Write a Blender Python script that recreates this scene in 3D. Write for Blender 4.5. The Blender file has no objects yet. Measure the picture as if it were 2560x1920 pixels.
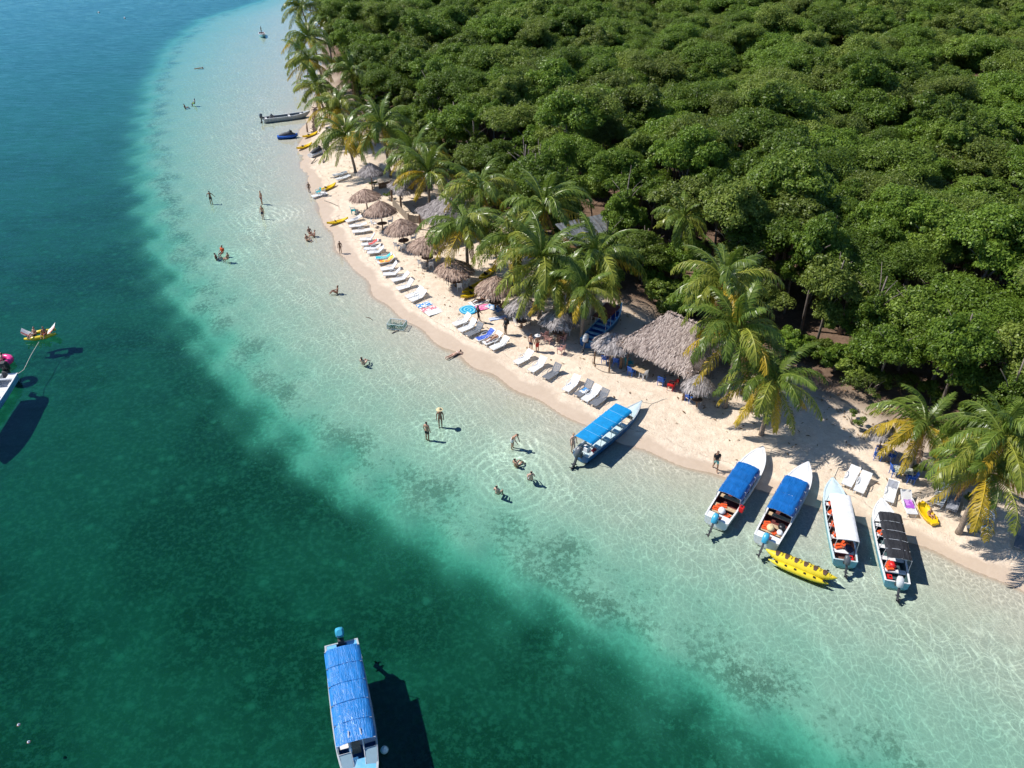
import bpy, bmesh, math, random
import numpy as np
from mathutils import Vector, Matrix, noise as mnoise

scene = bpy.context.scene
COL = scene.collection
R = math.radians
random.seed(7)
rng = np.random.default_rng(11)

# ------------------------------------------------------------------ camera, sky, sun, exposure
FPX, PITCH, CAMH = 1948.0, R(34.5), 35.0          # focal length in photo pixels (2560 wide), tilt below horizon, drone height
cam_data = bpy.data.cameras.new('camera')
cam_data.sensor_width = 36.0
cam_data.lens = 36.0 * FPX / 2560.0
cam_data.clip_end = 3000.0
cam_data.clip_start = 0.5
cam = bpy.data.objects.new('camera', cam_data)
COL.objects.link(cam)
cam.location = (0, 0, CAMH)
cam.rotation_euler = (math.pi / 2 - PITCH, 0, 0)
scene.camera = cam

SUN_DIR = Vector((-1.40, 0.34, 1.72)).normalized()   # towards the sun
SUN_EL = math.asin(SUN_DIR.z)
SUN_AZ = math.atan2(SUN_DIR.x, SUN_DIR.y)
world = bpy.data.worlds.new('World')
scene.world = world
world.use_nodes = True
wn = world.node_tree
wn.nodes.clear()
sky = wn.nodes.new('ShaderNodeTexSky')
sky.sky_type = 'NISHITA'
sky.sun_disc = False
sky.sun_elevation = SUN_EL
sky.sun_rotation = SUN_AZ
sky.air_density = 1.0
sky.dust_density = 0.0
sky.ozone_density = 8.0
bg = wn.nodes.new('ShaderNodeBackground')
bg.inputs['Strength'].default_value = 0.112
wo = wn.nodes.new('ShaderNodeOutputWorld')
wn.links.new(sky.outputs[0], bg.inputs[0])
wn.links.new(bg.outputs[0], wo.inputs[0])

sun_data = bpy.data.lights.new('sun', 'SUN')
sun_data.energy = 4.8
sun_data.angle = R(0.55)
sun_data.color = (1.0, 0.955, 0.89)
sun = bpy.data.objects.new('sun', sun_data)
COL.objects.link(sun)
sun.rotation_euler = (-SUN_DIR).to_track_quat('-Z', 'Y').to_euler()
sun.location = (-60, 20, 90)

scene.view_settings.view_transform = 'Standard'
scene.view_settings.look = 'None'
scene.view_settings.gamma = 1.0
scene.view_settings.use_curve_mapping = False
scene.view_settings.exposure = 0.25
scene.cycles.use_adaptive_sampling = True
scene.cycles.adaptive_threshold = 0.03
scene.cycles.max_bounces = 6
scene.cycles.diffuse_bounces = 2
scene.cycles.glossy_bounces = 2
scene.cycles.transmission_bounces = 4
scene.cycles.transparent_max_bounces = 10
scene.cycles.volume_bounces = 0
scene.cycles.caustics_reflective = False
scene.cycles.caustics_refractive = False
scene.cycles.sample_clamp_indirect = 4.0

# ------------------------------------------------------------------ helpers: points on the ground
def G(px, py, z=0.0):
    """photo pixel -> point of the place at height z"""
    u = (px - 1280) / FPX
    v = (py - 960) / FPX
    d = Vector((u, math.cos(PITCH) - v * math.sin(PITCH), -math.sin(PITCH) - v * math.cos(PITCH)))
    t = (z - CAMH) / d.z
    return Vector((0, 0, CAMH)) + d * t

SHORE_PX = [(790, -60), (806, 0), (814, 60), (812, 130), (800, 200), (786, 255), (772, 290), (752, 335), (751, 380), (762, 425),
            (783, 480), (806, 540), (832, 595), (872, 655), (930, 722), (990, 778), (1045, 822), (1110, 868),
            (1180, 905), (1260, 950), (1350, 1000), (1450, 1056), (1540, 1100), (1640, 1142), (1730, 1172),
            (1820, 1198), (1920, 1232), (2030, 1262), (2130, 1300), (2230, 1338), (2330, 1380), (2440, 1428),
            (2560, 1484), (2760, 1580), (3100, 1760)]
DROP_PX = [(760, -60), (660, 0), (520, 45), (440, 110), (400, 200), (385, 300), (388, 400), (405, 490), (440, 600), (485, 700),
           (550, 800), (630, 900), (720, 1000), (830, 1085), (950, 1165), (1080, 1245), (1230, 1325), (1400, 1415),
           (1600, 1525), (1800, 1640), (2000, 1760), (2200, 1880), (2500, 2060), (2800, 2250)]
shore = np.array([G(*p).xy for p in SHORE_PX])
drop = np.array([G(*p).xy for p in DROP_PX])
shore = np.vstack([[shore[0] + np.array([10, 900])], shore, [[120, -60]]])
drop = np.vstack([[drop[0] + np.array([-10, 900])], drop, [[110, -140]]])
land_poly = np.vstack([shore, [[900, -60], [900, 1200]]])
shal_poly = np.vstack([drop, [[1000, -140], [1000, 1200]]])

def seg_dist(P, line):
    best = np.full(len(P), 1e9)
    for a, b in zip(line[:-1], line[1:]):
        ab = b - a
        t = np.clip(((P - a) @ ab) / (ab @ ab), 0, 1)
        q = a + t[:, None] * ab
        best = np.minimum(best, np.hypot(*(P - q).T))
    return best

def inside(P, poly):
    x, y = P[:, 0], P[:, 1]
    r = np.zeros(len(P), bool)
    n = len(poly)
    for i in range(n):
        x1, y1 = poly[i]
        x2, y2 = poly[(i + 1) % n]
        if y1 == y2:
            continue
        c = ((y1 > y) != (y2 > y)) & (x < (x2 - x1) * (y - y1) / (y2 - y1) + x1)
        r ^= c
    return r

def wob(P):
    x, y = P[:, 0], P[:, 1]
    return (0.22 * np.sin(0.55 * x + 0.9 * y) + 0.16 * np.sin(1.3 * x - 0.5 * y + 1.0) + 0.10 * np.sin(2.3 * x + 1.9 * y + 2.0))

def fields(P):
    """signed distance to the waterline (+ land), signed distance to the drop-off (+ seaward), ground height"""
    P = np.asarray(P, float)
    ds = seg_dist(P, shore)
    d = np.where(inside(P, land_poly), ds, -ds) + wob(P)
    de = seg_dist(P, drop)
    e = np.where(inside(P, shal_poly), -de, de) + 2.5 * wob(P)
    y = np.clip(P[:, 1], 0, 400)
    S = 0.28 + 0.62 * np.exp(-np.maximum(y - 35, 0) / 55.0)
    D = 0.70 + 1.45 * np.exp(-np.maximum(y - 30, 0) / 45.0)
    dw = np.maximum(-d, 0)
    w = dw / (dw + np.maximum(-e, 0) + 1e-6)
    zs = -S * (0.55 * w ** 0.85 + 0.45 * w ** 2.6)
    zd = -(S + (D - S) * (1 - np.exp(-np.maximum(e, 0) / 3.2)))
    zsea = np.where(e > 0, zd, zs)
    zland = 0.75 * (1 - np.exp(-np.maximum(d, 0) / 7.0)) + 0.05 * np.sin(0.8 * P[:, 0] + 0.3 * P[:, 1]) * np.clip(d / 4, 0, 1)
    z = np.where(d > 0, zland, zsea)
    return d, e, z

def gz(x, y):
    return float(fields([[x, y]])[2][0])

def on_ground(px, py, water=False):
    """photo pixel -> the point of the terrain (or the water surface) seen there"""
    z = 0.0
    for _ in range(5):
        p = G(px, py, z)
        z = gz(p.x, p.y)
        if water:
            z = max(z, 0.0)
    return Vector((p.x, p.y, z))

# ------------------------------------------------------------------ helpers: meshes and objects
class MB:
    def __init__(self):
        self.v, self.f, self.t = [], [], []

    def add(self, verts, faces, tint=None):
        n = len(self.v)
        self.v.extend([tuple(p) for p in verts])
        self.f.extend([tuple(i + n for i in q) for q in faces])
        if tint is not None:
            self.t.extend([tint] * len(faces))
        return self

    def box(self, c, s, rz=0.0, ry=0.0, rx=0.0, taper=1.0):
        M = Matrix.Translation(c) @ Matrix.Rotation(rz, 4, 'Z') @ Matrix.Rotation(ry, 4, 'Y') @ Matrix.Rotation(rx, 4, 'X')
        vs = []
        for z in (-1, 1):
            k = taper if z > 0 else 1.0
            for x, y in ((-1, -1), (1, -1), (1, 1), (-1, 1)):
                vs.append(M @ Vector((x * s[0] / 2 * k, y * s[1] / 2 * k, z * s[2] / 2)))
        return self.add(vs, [(0, 3, 2, 1), (4, 5, 6, 7), (0, 1, 5, 4), (1, 2, 6, 5), (2, 3, 7, 6), (3, 0, 4, 7)])

    def tube(self, pts, rad, n=6, cap=True):
        pts = [Vector(p) for p in pts]
        if not hasattr(rad, '__len__'):
            rad = [rad] * len(pts)
        vs, fs = [], []
        for i, p in enumerate(pts):
            t = (pts[min(i + 1, len(pts) - 1)] - pts[max(i - 1, 0)])
            t = t.normalized() if t.length > 1e-9 else Vector((0, 0, 1))
            a = Vector((0, 0, 1)) if abs(t.z) < 0.9 else Vector((1, 0, 0))
            x = t.cross(a).normalized()
            y = t.cross(x)
            for k in range(n):
                q = 2 * math.pi * k / n
                vs.append(p + (x * math.cos(q) + y * math.sin(q)) * rad[i])
        for i in range(len(pts) - 1):
            for k in range(n):
                fs.append((i * n + k, i * n + (k + 1) % n, (i + 1) * n + (k + 1) % n, (i + 1) * n + k))
        if cap:
            fs.append(tuple(range(n))[::-1])
            fs.append(tuple((len(pts) - 1) * n + k for k in range(n)))
        return self.add(vs, fs)

    def grid(self, rows, closed=False):
        """rows: list of lists of points"""
        m = len(rows[0])
        vs = [p for r in rows for p in r]
        fs = []
        for i in range(len(rows) - 1):
            for k in range(m if closed else m - 1):
                fs.append((i * m + k, i * m + (k + 1) % m, (i + 1) * m + (k + 1) % m, (i + 1) * m + k))
        return self.add(vs, fs)

    def lathe(self, prof, n=12, c=(0, 0, 0), sx=1.0, sy=1.0):
        rows = [[(c[0] + r * sx * math.cos(2 * math.pi * k / n), c[1] + r * sy * math.sin(2 * math.pi * k / n), c[2] + z)
                 for k in range(n)] for r, z in prof]
        return self.grid(rows, True)

    def mesh(self, name, smooth=False):
        me = bpy.data.meshes.new(name)
        me.from_pydata(self.v, [], self.f)
        if smooth:
            me.polygons.foreach_set('use_smooth', [True] * len(me.polygons))
        if self.t:
            at = me.attributes.new('tint', 'FLOAT', 'FACE')
            at.data.foreach_set('value', self.t)
        me.update()
        return me

def np_mesh(name, verts, faces, smooth=False):
    """quads from numpy arrays"""
    me = bpy.data.meshes.new(name)
    nv, nf = len(verts), len(faces)
    k = faces.shape[1]
    me.vertices.add(nv)
    me.vertices.foreach_set('co', np.asarray(verts, np.float32).ravel())
    me.loops.add(nf * k)
    me.loops.foreach_set('vertex_index', np.asarray(faces, np.int32).ravel())
    me.polygons.add(nf)
    me.polygons.foreach_set('loop_start', np.arange(0, nf * k, k, dtype=np.int32))
    if smooth:
        me.polygons.foreach_set('use_smooth', np.ones(nf, bool))
    me.update(calc_edges=True)
    return me

def ob(name, me, mat=None, parent=None, loc=(0, 0, 0), rz=0.0, scale=None):
    o = bpy.data.objects.new(name, me)
    COL.objects.link(o)
    o.location = loc
    o.rotation_euler = (0, 0, rz)
    if scale:
        o.scale = scale if hasattr(scale, '__len__') else (scale,) * 3
    if parent:
        o.parent = parent
    if mat and me is not None:
        if len(me.materials) == 0:
            me.materials.append(mat)
        if me.materials[0] != mat:
            o.material_slots[0].link = 'OBJECT'
            o.material_slots[0].material = mat
    return o

def thing(name, label, cat, loc=(0, 0, 0), rz=0.0, group=None, scale=None):
    o = ob(name, None, None, None, loc, rz, scale)
    o.empty_display_size = 0.2
    return tag(o, label, cat, group)

def tag(o, label, cat, group=None):
    o['label'] = label
    o['category'] = cat
    if group:
        o['group'] = group
    return o

def structure(o):
    o['kind'] = 'structure'
    return o

# ------------------------------------------------------------------ helpers: materials
def nd(t, kind, **kw):
    n = t.nodes.new(kind)
    for k, v in kw.items():
        if k.startswith('i_'):
            key = k[2:].replace('_', ' ')
            key = int(key) if key.isdigit() else key
            if hasattr(v, 'is_output') or hasattr(v, 'links'):
                t.links.new(v, n.inputs[key])
            else:
                n.inputs[key].default_value = v
        else:
            setattr(n, k, v)
    return n

def math_n(t, op, a, b=0.0, c=None, clamp=False):
    n = t.nodes.new('ShaderNodeMath')
    n.operation = op
    n.use_clamp = clamp
    for i, v in enumerate((a, b) if c is None else (a, b, c)):
        if hasattr(v, 'links'):
            t.links.new(v, n.inputs[i])
        else:
            n.inputs[i].default_value = v
    return n.outputs[0]

def mix_c(t, f, a, b, mode='MIX'):
    n = t.nodes.new('ShaderNodeMix')
    n.data_type = 'RGBA'
    n.blend_type = mode
    n.clamp_factor = True
    for i, v in ((0, f), (6, a), (7, b)):
        if hasattr(v, 'links'):
            t.links.new(v, n.inputs[i])
        else:
            n.inputs[i].default_value = v if i == 0 else (*v, 1.0) if len(v) == 3 else v
    return n.outputs[2]

def sstep(t, v, lo, hi):
    n = t.nodes.new('ShaderNodeMapRange')
    n.interpolation_type = 'SMOOTHSTEP'
    t.links.new(v, n.inputs[0])
    for i, q in ((1, lo), (2, hi), (3, 0.0), (4, 1.0)):
        n.inputs[i].default_value = q
    return n.outputs[0]

def new_mat(name):
    m = bpy.data.materials.new(name)
    m.use_nodes = True
    t = m.node_tree
    t.nodes.clear()
    out = t.nodes.new('ShaderNodeOutputMaterial')
    return m, t, out

def plain(name, col, rough=0.6, var=0.12, scale=6.0, metal=0.0, bump=0.0, bscale=30.0, spec=0.5, dirt=None):
    m, t, out = new_mat(name)
    co = nd(t, 'ShaderNodeTexCoord')
    nz = nd(t, 'ShaderNodeTexNoise', i_Vector=co.outputs['Object'], i_Scale=scale, i_Detail=4.0, i_Roughness=0.6)
    f = sstep(t, nz.outputs[0], 0.3, 0.7)
    dark = tuple(c * (1 - var) for c in col)
    light = tuple(min(1, c * (1 + var * 0.6)) for c in col)
    c = mix_c(t, f, dark, light)
    if dirt:
        nz2 = nd(t, 'ShaderNodeTexNoise', i_Vector=co.outputs['Object'], i_Scale=scale * 0.6, i_Detail=6.0, i_Roughness=0.7)
        c = mix_c(t, math_n(t, 'MULTIPLY', sstep(t, nz2.outputs[0], 0.52, 0.75), 0.55), c, dirt)
    b = nd(t, 'ShaderNodeBsdfPrincipled', i_Roughness=rough, i_Metallic=metal)
    b.inputs['Specular IOR Level'].default_value = spec
    t.links.new(c, b.inputs['Base Color'])
    if bump:
        nb = nd(t, 'ShaderNodeTexNoise', i_Vector=co.outputs['Object'], i_Scale=bscale, i_Detail=3.0)
        bm = nd(t, 'ShaderNodeBump', i_Strength=bump, i_Distance=0.02, i_Height=nb.outputs[0])
        t.links.new(bm.outputs[0], b.inputs['Normal'])
    t.links.new(b.outputs[0], out.inputs[0])
    return m

def leafy(name, dark, light, trans=0.35, rnd=0.35, rough=0.45, alt=None):
    """foliage: per-leaf tint, per-plant hue, light through the blade"""
    m, t, out = new_mat(name)
    at = nd(t, 'ShaderNodeAttribute', attribute_name='tint')
    oi = nd(t, 'ShaderNodeObjectInfo')
    c = mix_c(t, at.outputs['Fac'], dark, light)
    if alt:
        c = mix_c(t, math_n(t, 'MULTIPLY', sstep(t, oi.outputs['Random'], 0.45, 1.0), 0.8), c, mix_c(t, at.outputs['Fac'], alt[0], alt[1]))
    hs = nd(t, 'ShaderNodeHueSaturation')
    t.links.new(c, hs.inputs['Color'])
    r7 = math_n(t, 'FRACT', math_n(t, 'MULTIPLY', oi.outputs['Random'], 7.31))
    hs.inputs['Saturation'].default_value = 1.0
    t.links.new(math_n(t, 'MULTIPLY_ADD', r7, rnd, 1.0 - rnd / 2), hs.inputs['Value'])
    b = nd(t, 'ShaderNodeBsdfPrincipled', i_Roughness=rough)
    b.inputs['Specular IOR Level'].default_value = 0.35
    t.links.new(hs.outputs[0], b.inputs['Base Color'])
    tr = nd(t, 'ShaderNodeBsdfTranslucent')
    t.links.new(mix_c(t, 0.5, hs.outputs[0], (0.16, 0.22, 0.02)), tr.inputs[0])
    mx = nd(t, 'ShaderNodeMixShader', i_0=trans, i_1=b.outputs[0], i_2=tr.outputs[0])
    t.links.new(mx.outputs[0], out.inputs[0])
    return m

def tarp(name, col, rough=0.35, ribs=1.2, wr=0.6):
    """stretched plastic sheet: long wrinkles across, seams"""
    m, t, out = new_mat(name)
    co = nd(t, 'ShaderNodeTexCoord')
    mp = nd(t, 'ShaderNodeMapping', i_Vector=co.outputs['Object'])
    mp.inputs['Scale'].default_value = (0.6, 6.0, 1.0)
    nz = nd(t, 'ShaderNodeTexNoise', i_Vector=mp.outputs[0], i_Scale=1.6, i_Detail=3.0, i_Roughness=0.6, i_Distortion=1.2)
    nc = nd(t, 'ShaderNodeTexNoise', i_Vector=co.outputs['Object'], i_Scale=2.5, i_Detail=5.0, i_Roughness=0.65)
    c = mix_c(t, sstep(t, nc.outputs[0], 0.35, 0.7), tuple(x * 0.85 for x in col), tuple(min(1, x * 1.08) for x in col))
    b = nd(t, 'ShaderNodeBsdfPrincipled', i_Roughness=rough)
    t.links.new(c, b.inputs['Base Color'])
    bm = nd(t, 'ShaderNodeBump', i_Strength=wr, i_Distance=0.06, i_Height=nz.outputs[0])
    t.links.new(bm.outputs[0], b.inputs['Normal'])
    t.links.new(b.outputs[0], out.inputs[0])
    return m

M = {}
M['white_plastic'] = plain('white_plastic', (0.80, 0.80, 0.79), 0.4, 0.05, 8)
M['grey_plastic'] = plain('grey_plastic', (0.20, 0.21, 0.23), 0.45, 0.12, 8)
M['blue_plastic'] = plain('blue_plastic', (0.02, 0.12, 0.50), 0.4, 0.12, 8)
M['teal_plastic'] = plain('teal_plastic', (0.02, 0.42, 0.48), 0.4, 0.12, 8)
M['pink_plastic'] = plain('pink_plastic', (0.55, 0.30, 0.26), 0.5, 0.12, 8)
M['yellow_plastic'] = plain('yellow_plastic', (0.85, 0.55, 0.01), 0.35, 0.06, 3)
M['yellow_vinyl'] = plain('yellow_vinyl', (0.82, 0.62, 0.03), 0.3, 0.05, 2, bump=0.1, bscale=3)
M['brown_pad'] = plain('brown_pad', (0.10, 0.05, 0.03), 0.6)
M['black'] = plain('black_plastic', (0.015, 0.015, 0.017), 0.4)
M['dark_grey'] = plain('dark_grey', (0.06, 0.06, 0.065), 0.5)
M['steel'] = plain('painted_steel_pole', (0.62, 0.63, 0.64), 0.35, 0.08, 10, 0.3)
M['gel_white'] = plain('white_gelcoat', (0.78, 0.78, 0.77), 0.3, 0.06, 3, dirt=(0.55, 0.52, 0.47))
M['gel_aqua'] = plain('aqua_paint', (0.18, 0.48, 0.56), 0.4, 0.12, 3, dirt=(0.35, 0.5, 0.52))
M['gel_pale'] = plain('pale_aqua_paint', (0.58, 0.70, 0.72), 0.4, 0.08, 3, dirt=(0.48, 0.52, 0.52))
M['gel_blue'] = plain('blue_paint', (0.02, 0.12, 0.30), 0.35, 0.15, 3)
M['gel_sky'] = plain('sky_blue_paint', (0.16, 0.46, 0.72), 0.35, 0.12, 2, dirt=(0.4, 0.55, 0.66))
M['gel_grey'] = plain('grey_paint', (0.42, 0.46, 0.48), 0.4, 0.1, 3, dirt=(0.3, 0.3, 0.28))
M['deck_grey'] = plain('deck_grey', (0.20, 0.23, 0.25), 0.6, 0.2, 5, dirt=(0.12, 0.1, 0.09))
M['deck_dark'] = plain('dark_teal_floor', (0.05, 0.10, 0.11), 0.6, 0.2, 5)
M['deck_brown'] = plain('brown_floor', (0.22, 0.12, 0.09), 0.6, 0.2, 5)
M['deck_maroon'] = plain('maroon_floor', (0.16, 0.04, 0.035), 0.6, 0.2, 5)
M['wood_bench'] = plain('bench_wood', (0.55, 0.40, 0.24), 0.6, 0.2, 12)
M['cowl_cyan'] = plain('cyan_cowling', (0.05, 0.36, 0.55), 0.35, 0.08, 5)
M['cowl_grey'] = plain('grey_cowling', (0.10, 0.11, 0.12), 0.35, 0.08, 5)
M['cowl_white'] = plain('white_cowling', (0.65, 0.65, 0.64), 0.35, 0.08, 5)
M['orange'] = plain('life_jacket_orange', (0.75, 0.10, 0.02), 0.6, 0.15, 8)
M['red'] = plain('red_plastic', (0.62, 0.02, 0.02), 0.4, 0.12, 8)
M['magenta'] = plain('magenta_vinyl', (0.72, 0.03, 0.22), 0.3, 0.08, 3)
M['post_wood'] = plain('post_wood', (0.20, 0.12, 0.07), 0.8, 0.35, 10, bump=0.4)
M['fence_wood'] = plain('weathered_board', (0.30, 0.24, 0.18), 0.8, 0.3, 10, bump=0.4)
M['bark'] = plain('grey_bark', (0.22, 0.18, 0.15), 0.85, 0.35, 5, bump=0.5, bscale=14)
M['palm_bark'] = plain('palm_bark', (0.27, 0.21, 0.16), 0.85, 0.35, 8, bump=0.6, bscale=10)
M['coconut'] = plain('coconut_husk', (0.30, 0.30, 0.06), 0.6, 0.3, 5)
M['tarp_blue'] = tarp('blue_tarp', (0.008, 0.13, 0.42), 0.38, wr=0.8)
M['tarp_shiny'] = tarp('shiny_blue_tarp', (0.020, 0.205, 0.56), 0.30, wr=0.9)
M['canopy_cyan'] = tarp('cyan_canopy', (0.005, 0.27, 0.60), 0.5, wr=0.15)
M['canopy_white'] = tarp('white_canopy', (0.80, 0.80, 0.79), 0.6, wr=0.1)
M['canopy_black'] = tarp('black_canopy', (0.022, 0.022, 0.026), 0.55, wr=0.8)
M['canopy_red'] = tarp('dark_red_canopy', (0.13, 0.02, 0.018), 0.6, wr=0.4)
M['glass'] = plain('acrylic_pane', (0.25, 0.36, 0.42), 0.1, 0.05, 3)
M['roof_metal'] = plain('zinc_roof', (0.17, 0.18, 0.19), 0.5, 0.3, 3, 0.2, dirt=(0.14, 0.08, 0.05))
M['hut_wall'] = plain('brown_wall_boards', (0.22, 0.12, 0.07), 0.8, 0.3, 8)
M['solar'] = plain('dark_blue_panel', (0.03, 0.06, 0.09), 0.2, 0.1, 3)
M['rope'] = plain('rope', (0.60, 0.58, 0.50), 0.8)
M['net'] = plain('green_net', (0.06, 0.22, 0.17), 0.7, 0.2, 12)
M['seaweed'] = plain('dry_seaweed', (0.10, 0.06, 0.04), 0.9, 0.4, 12)
M['drift'] = plain('driftwood', (0.30, 0.25, 0.20), 0.9, 0.35, 12)

def thatch_mat(name, dark, light):
    m, t, out = new_mat(name)
    at = nd(t, 'ShaderNodeAttribute', attribute_name='tint')
    co = nd(t, 'ShaderNodeTexCoord')
    nz = nd(t, 'ShaderNodeTexNoise', i_Vector=co.outputs['Object'], i_Scale=25.0, i_Detail=3.0)
    f = math_n(t, 'MULTIPLY_ADD', nz.outputs[0], 0.4, math_n(t, 'MULTIPLY_ADD', at.outputs['Fac'], 0.8, -0.1), clamp=True)
    c = mix_c(t, f, dark, light)
    b = nd(t, 'ShaderNodeBsdfPrincipled', i_Roughness=0.75)
    b.inputs['Specular IOR Level'].default_value = 0.2
    t.links.new(c, b.inputs['Base Color'])
    t.links.new(b.outputs[0], out.inputs[0])
    return m
M['thatch_brown'] = thatch_mat('dry_thatch', (0.13, 0.075, 0.055), (0.64, 0.46, 0.35))
M['thatch_grey'] = thatch_mat('old_grey_thatch', (0.12, 0.10, 0.095), (0.55, 0.49, 0.46))
M['thatch_tan'] = thatch_mat('tan_thatch', (0.16, 0.115, 0.095), (0.55, 0.45, 0.39))

M['leaf'] = leafy('mangrove_leaf', (0.064, 0.128, 0.012), (0.235, 0.350, 0.042), 0.42, 0.6,
                  alt=((0.108, 0.152, 0.022), (0.340, 0.395, 0.082)))
M['bush_leaf'] = leafy('bush_leaf', (0.05, 0.09, 0.015), (0.20, 0.26, 0.05), 0.35, 0.3)
M['frond_green'] = leafy('green_frond', (0.050, 0.105, 0.010), (0.23, 0.30, 0.050), 0.32, 0.35, 0.32)
M['frond_lime'] = leafy('lime_frond', (0.12, 0.17, 0.014), (0.42, 0.43, 0.070), 0.32, 0.3, 0.32)
M['frond_yellow'] = leafy('yellow_frond', (0.36, 0.25, 0.015), (0.68, 0.47, 0.045), 0.38, 0.3, 0.4)
M['frond_dead'] = leafy('dead_frond', (0.16, 0.08, 0.04), (0.42, 0.24, 0.12), 0.25, 0.3, 0.6)
for key, cc in dict(skin_a=(0.46, 0.25, 0.16), skin_b=(0.30, 0.15, 0.09), skin_c=(0.58, 0.36, 0.26), skin_d=(0.15, 0.075, 0.045)).items():
    M[key] = plain(key, cc, 0.5, 0.1, 6)
for key, cc in dict(c_black=(0.012, 0.012, 0.014), c_red=(0.55, 0.03, 0.02), c_navy=(0.012, 0.018, 0.05), c_maroon=(0.13, 0.015, 0.02),
                    c_white=(0.75, 0.74, 0.72), c_mint=(0.30, 0.62, 0.52), c_lime=(0.25, 0.65, 0.08), c_straw=(0.72, 0.58, 0.32),
                    c_hair=(0.012, 0.009, 0.007), c_blond=(0.42, 0.27, 0.12), c_blue=(0.03, 0.12, 0.45), c_orange=(0.75, 0.12, 0.03)).items():
    M[key] = plain('cloth_' + key[2:], cc, 0.75, 0.15, 14)

# ------------------------------------------------------------------ the layout of the place (photo pixels of the spots)
CAUSTIC_RINGS = [(1270, 1195, 9.0, 6.5), (1280, 1118, 11.0, 3.2), (1070, 1085, 11.0, 3.5), (660, 540, 9.0, 6.0), (560, 640, 9.0, 4.5),
         (2120, 1440, 14.0, 1.8)]
CLEAR = [(1465, 640, 3.2), (1530, 800, 3.6), (1650, 850, 3.0)]
PALMS = [
    (845, 262, 5.5, 'bushy palm behind the low bare-trunked one', dict(yellow=0.3)),
    (1032, 375, 6.0, 'palm between the beached kayaks and the plank fence', dict(yellow=0.3)),
    (1290, 592, 6.0, 'palm squeezed between the tallest and the bushy low one', dict(yellow=0.3)),
    (1400, 690, 5.4, 'short palm left of the shaded blue boat', dict(yellow=0.5, size=0.8)),
    (815, 40, 8.0, 'palm just right of the topmost ones against the forest', dict(yellow=0.1)),
    (752, 14, 9.5, 'topmost palm overhanging the sea, cut by the top edge', dict(yellow=0.1, lean=(-2, 0))),
    (768, 88, 9.0, 'second palm from the top overhanging the pale water', dict(yellow=0.3, lean=(-2, 0), size=1.1)),
    (772, 145, 7.5, 'palm with hanging golden fronds above the beached pale skiff', dict(yellow=0.9, lean=(-2, 0), size=1.05)),
    (790, 212, 5.2, 'low palm with bare trunk beside the beached pale skiff', dict(yellow=0.5, lean=(-1.0, 0.3))),
    (880, 178, 6.5, 'small bright green palm among trees behind the pale skiff', dict(yellow=0.0)),
    (862, 330, 5.2, 'palm leaning to the sand near the yellow beached kayaks', dict(yellow=0.6, lean=(-0.8, 0))),
    (952, 305, 7.0, 'tall palm right of the one by the beached kayaks', dict(yellow=0.4, size=1.1, lean=(-0.6, 0))),
    (1068, 425, 5.4, 'palm with long yellow ribs above the plank fence', dict(yellow=0.7)),
    (1198, 460, 7.5, 'tall palm behind the hip roofed thatch hut', dict(yellow=0.2)),
    (1165, 560, 5.6, 'bushy low palm right of the hip roofed thatch hut', dict(yellow=0.35)),
    (1360, 505, 8.0, 'tallest palm in front of the tin roofed hut', dict(yellow=0.3, size=1.1)),
    (1352, 640, 6.2, 'wide palm above the parasol carrying the dark panel', dict(yellow=0.5, size=1.1)),
    (1492, 630, 6.6, 'palm standing before the forest right of the tin roof', dict(yellow=0.2)),
    (1462, 712, 5.6, 'low palm with yellow skirt beside the shaded blue boat', dict(yellow=0.8, size=0.74, low=3)),
    (1712, 535, 7.6, 'dark palm rising alone among the forest crowns', dict(yellow=0.0, size=0.72, low=3, dead=0)),
    (1812, 690, 9.0, 'tall palm rising behind the big thatched shelter', dict(yellow=0.1, size=0.95)),
    (1850, 818, 7.0, 'great golden palm hanging over the big thatched shelter', dict(yellow=0.7, size=0.98, dead=3)),
    (1938, 935, 5.2, 'palm right of the big shelter, shading the open sand', dict(yellow=0.4, size=0.85)),
    (2318, 1050, 4.6, 'golden palm above the dark blue garden chairs', dict(yellow=1.0, size=0.82, dead=3)),
    (2472, 1165, 5.2, 'spreading palm with orange dead fronds above the last loungers', dict(yellow=0.75, size=0.82, dead=4)),
    (2515, 1075, 7.2, 'tall green palm at the right edge of the beach', dict(yellow=0.2, size=0.85)),
]
SHRUBS = [
    (2165, 985, 1.9, 2.4, 'large yellow green shrub right of the big shelter', dict(n=26, per=90)),
    (975, 497, 0.7, 0.9, 'small shrub beside the end of the plank fence', {}),
    (935, 468, 0.6, 0.8, 'small shrub behind the topmost sunlit parasol', {}),
    (2285, 1185, 0.6, 0.7, 'low green plant beside the patterned table', {}),
    (2425, 1262, 0.8, 0.8, 'low dark plant under the palm behind the striped lounger', {}),
    (832, 338, 1.0, 1.3, 'leafy shrub behind the kayak nearest the jet ski', {}),
    (2130, 1060, 0.9, 1.0, 'low shrub in the shade under the large yellow green shrub', {}),
    (1700, 800, 0.8, 1.0, 'dark low shrub behind the big thatched shelter', {}),
]
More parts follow.
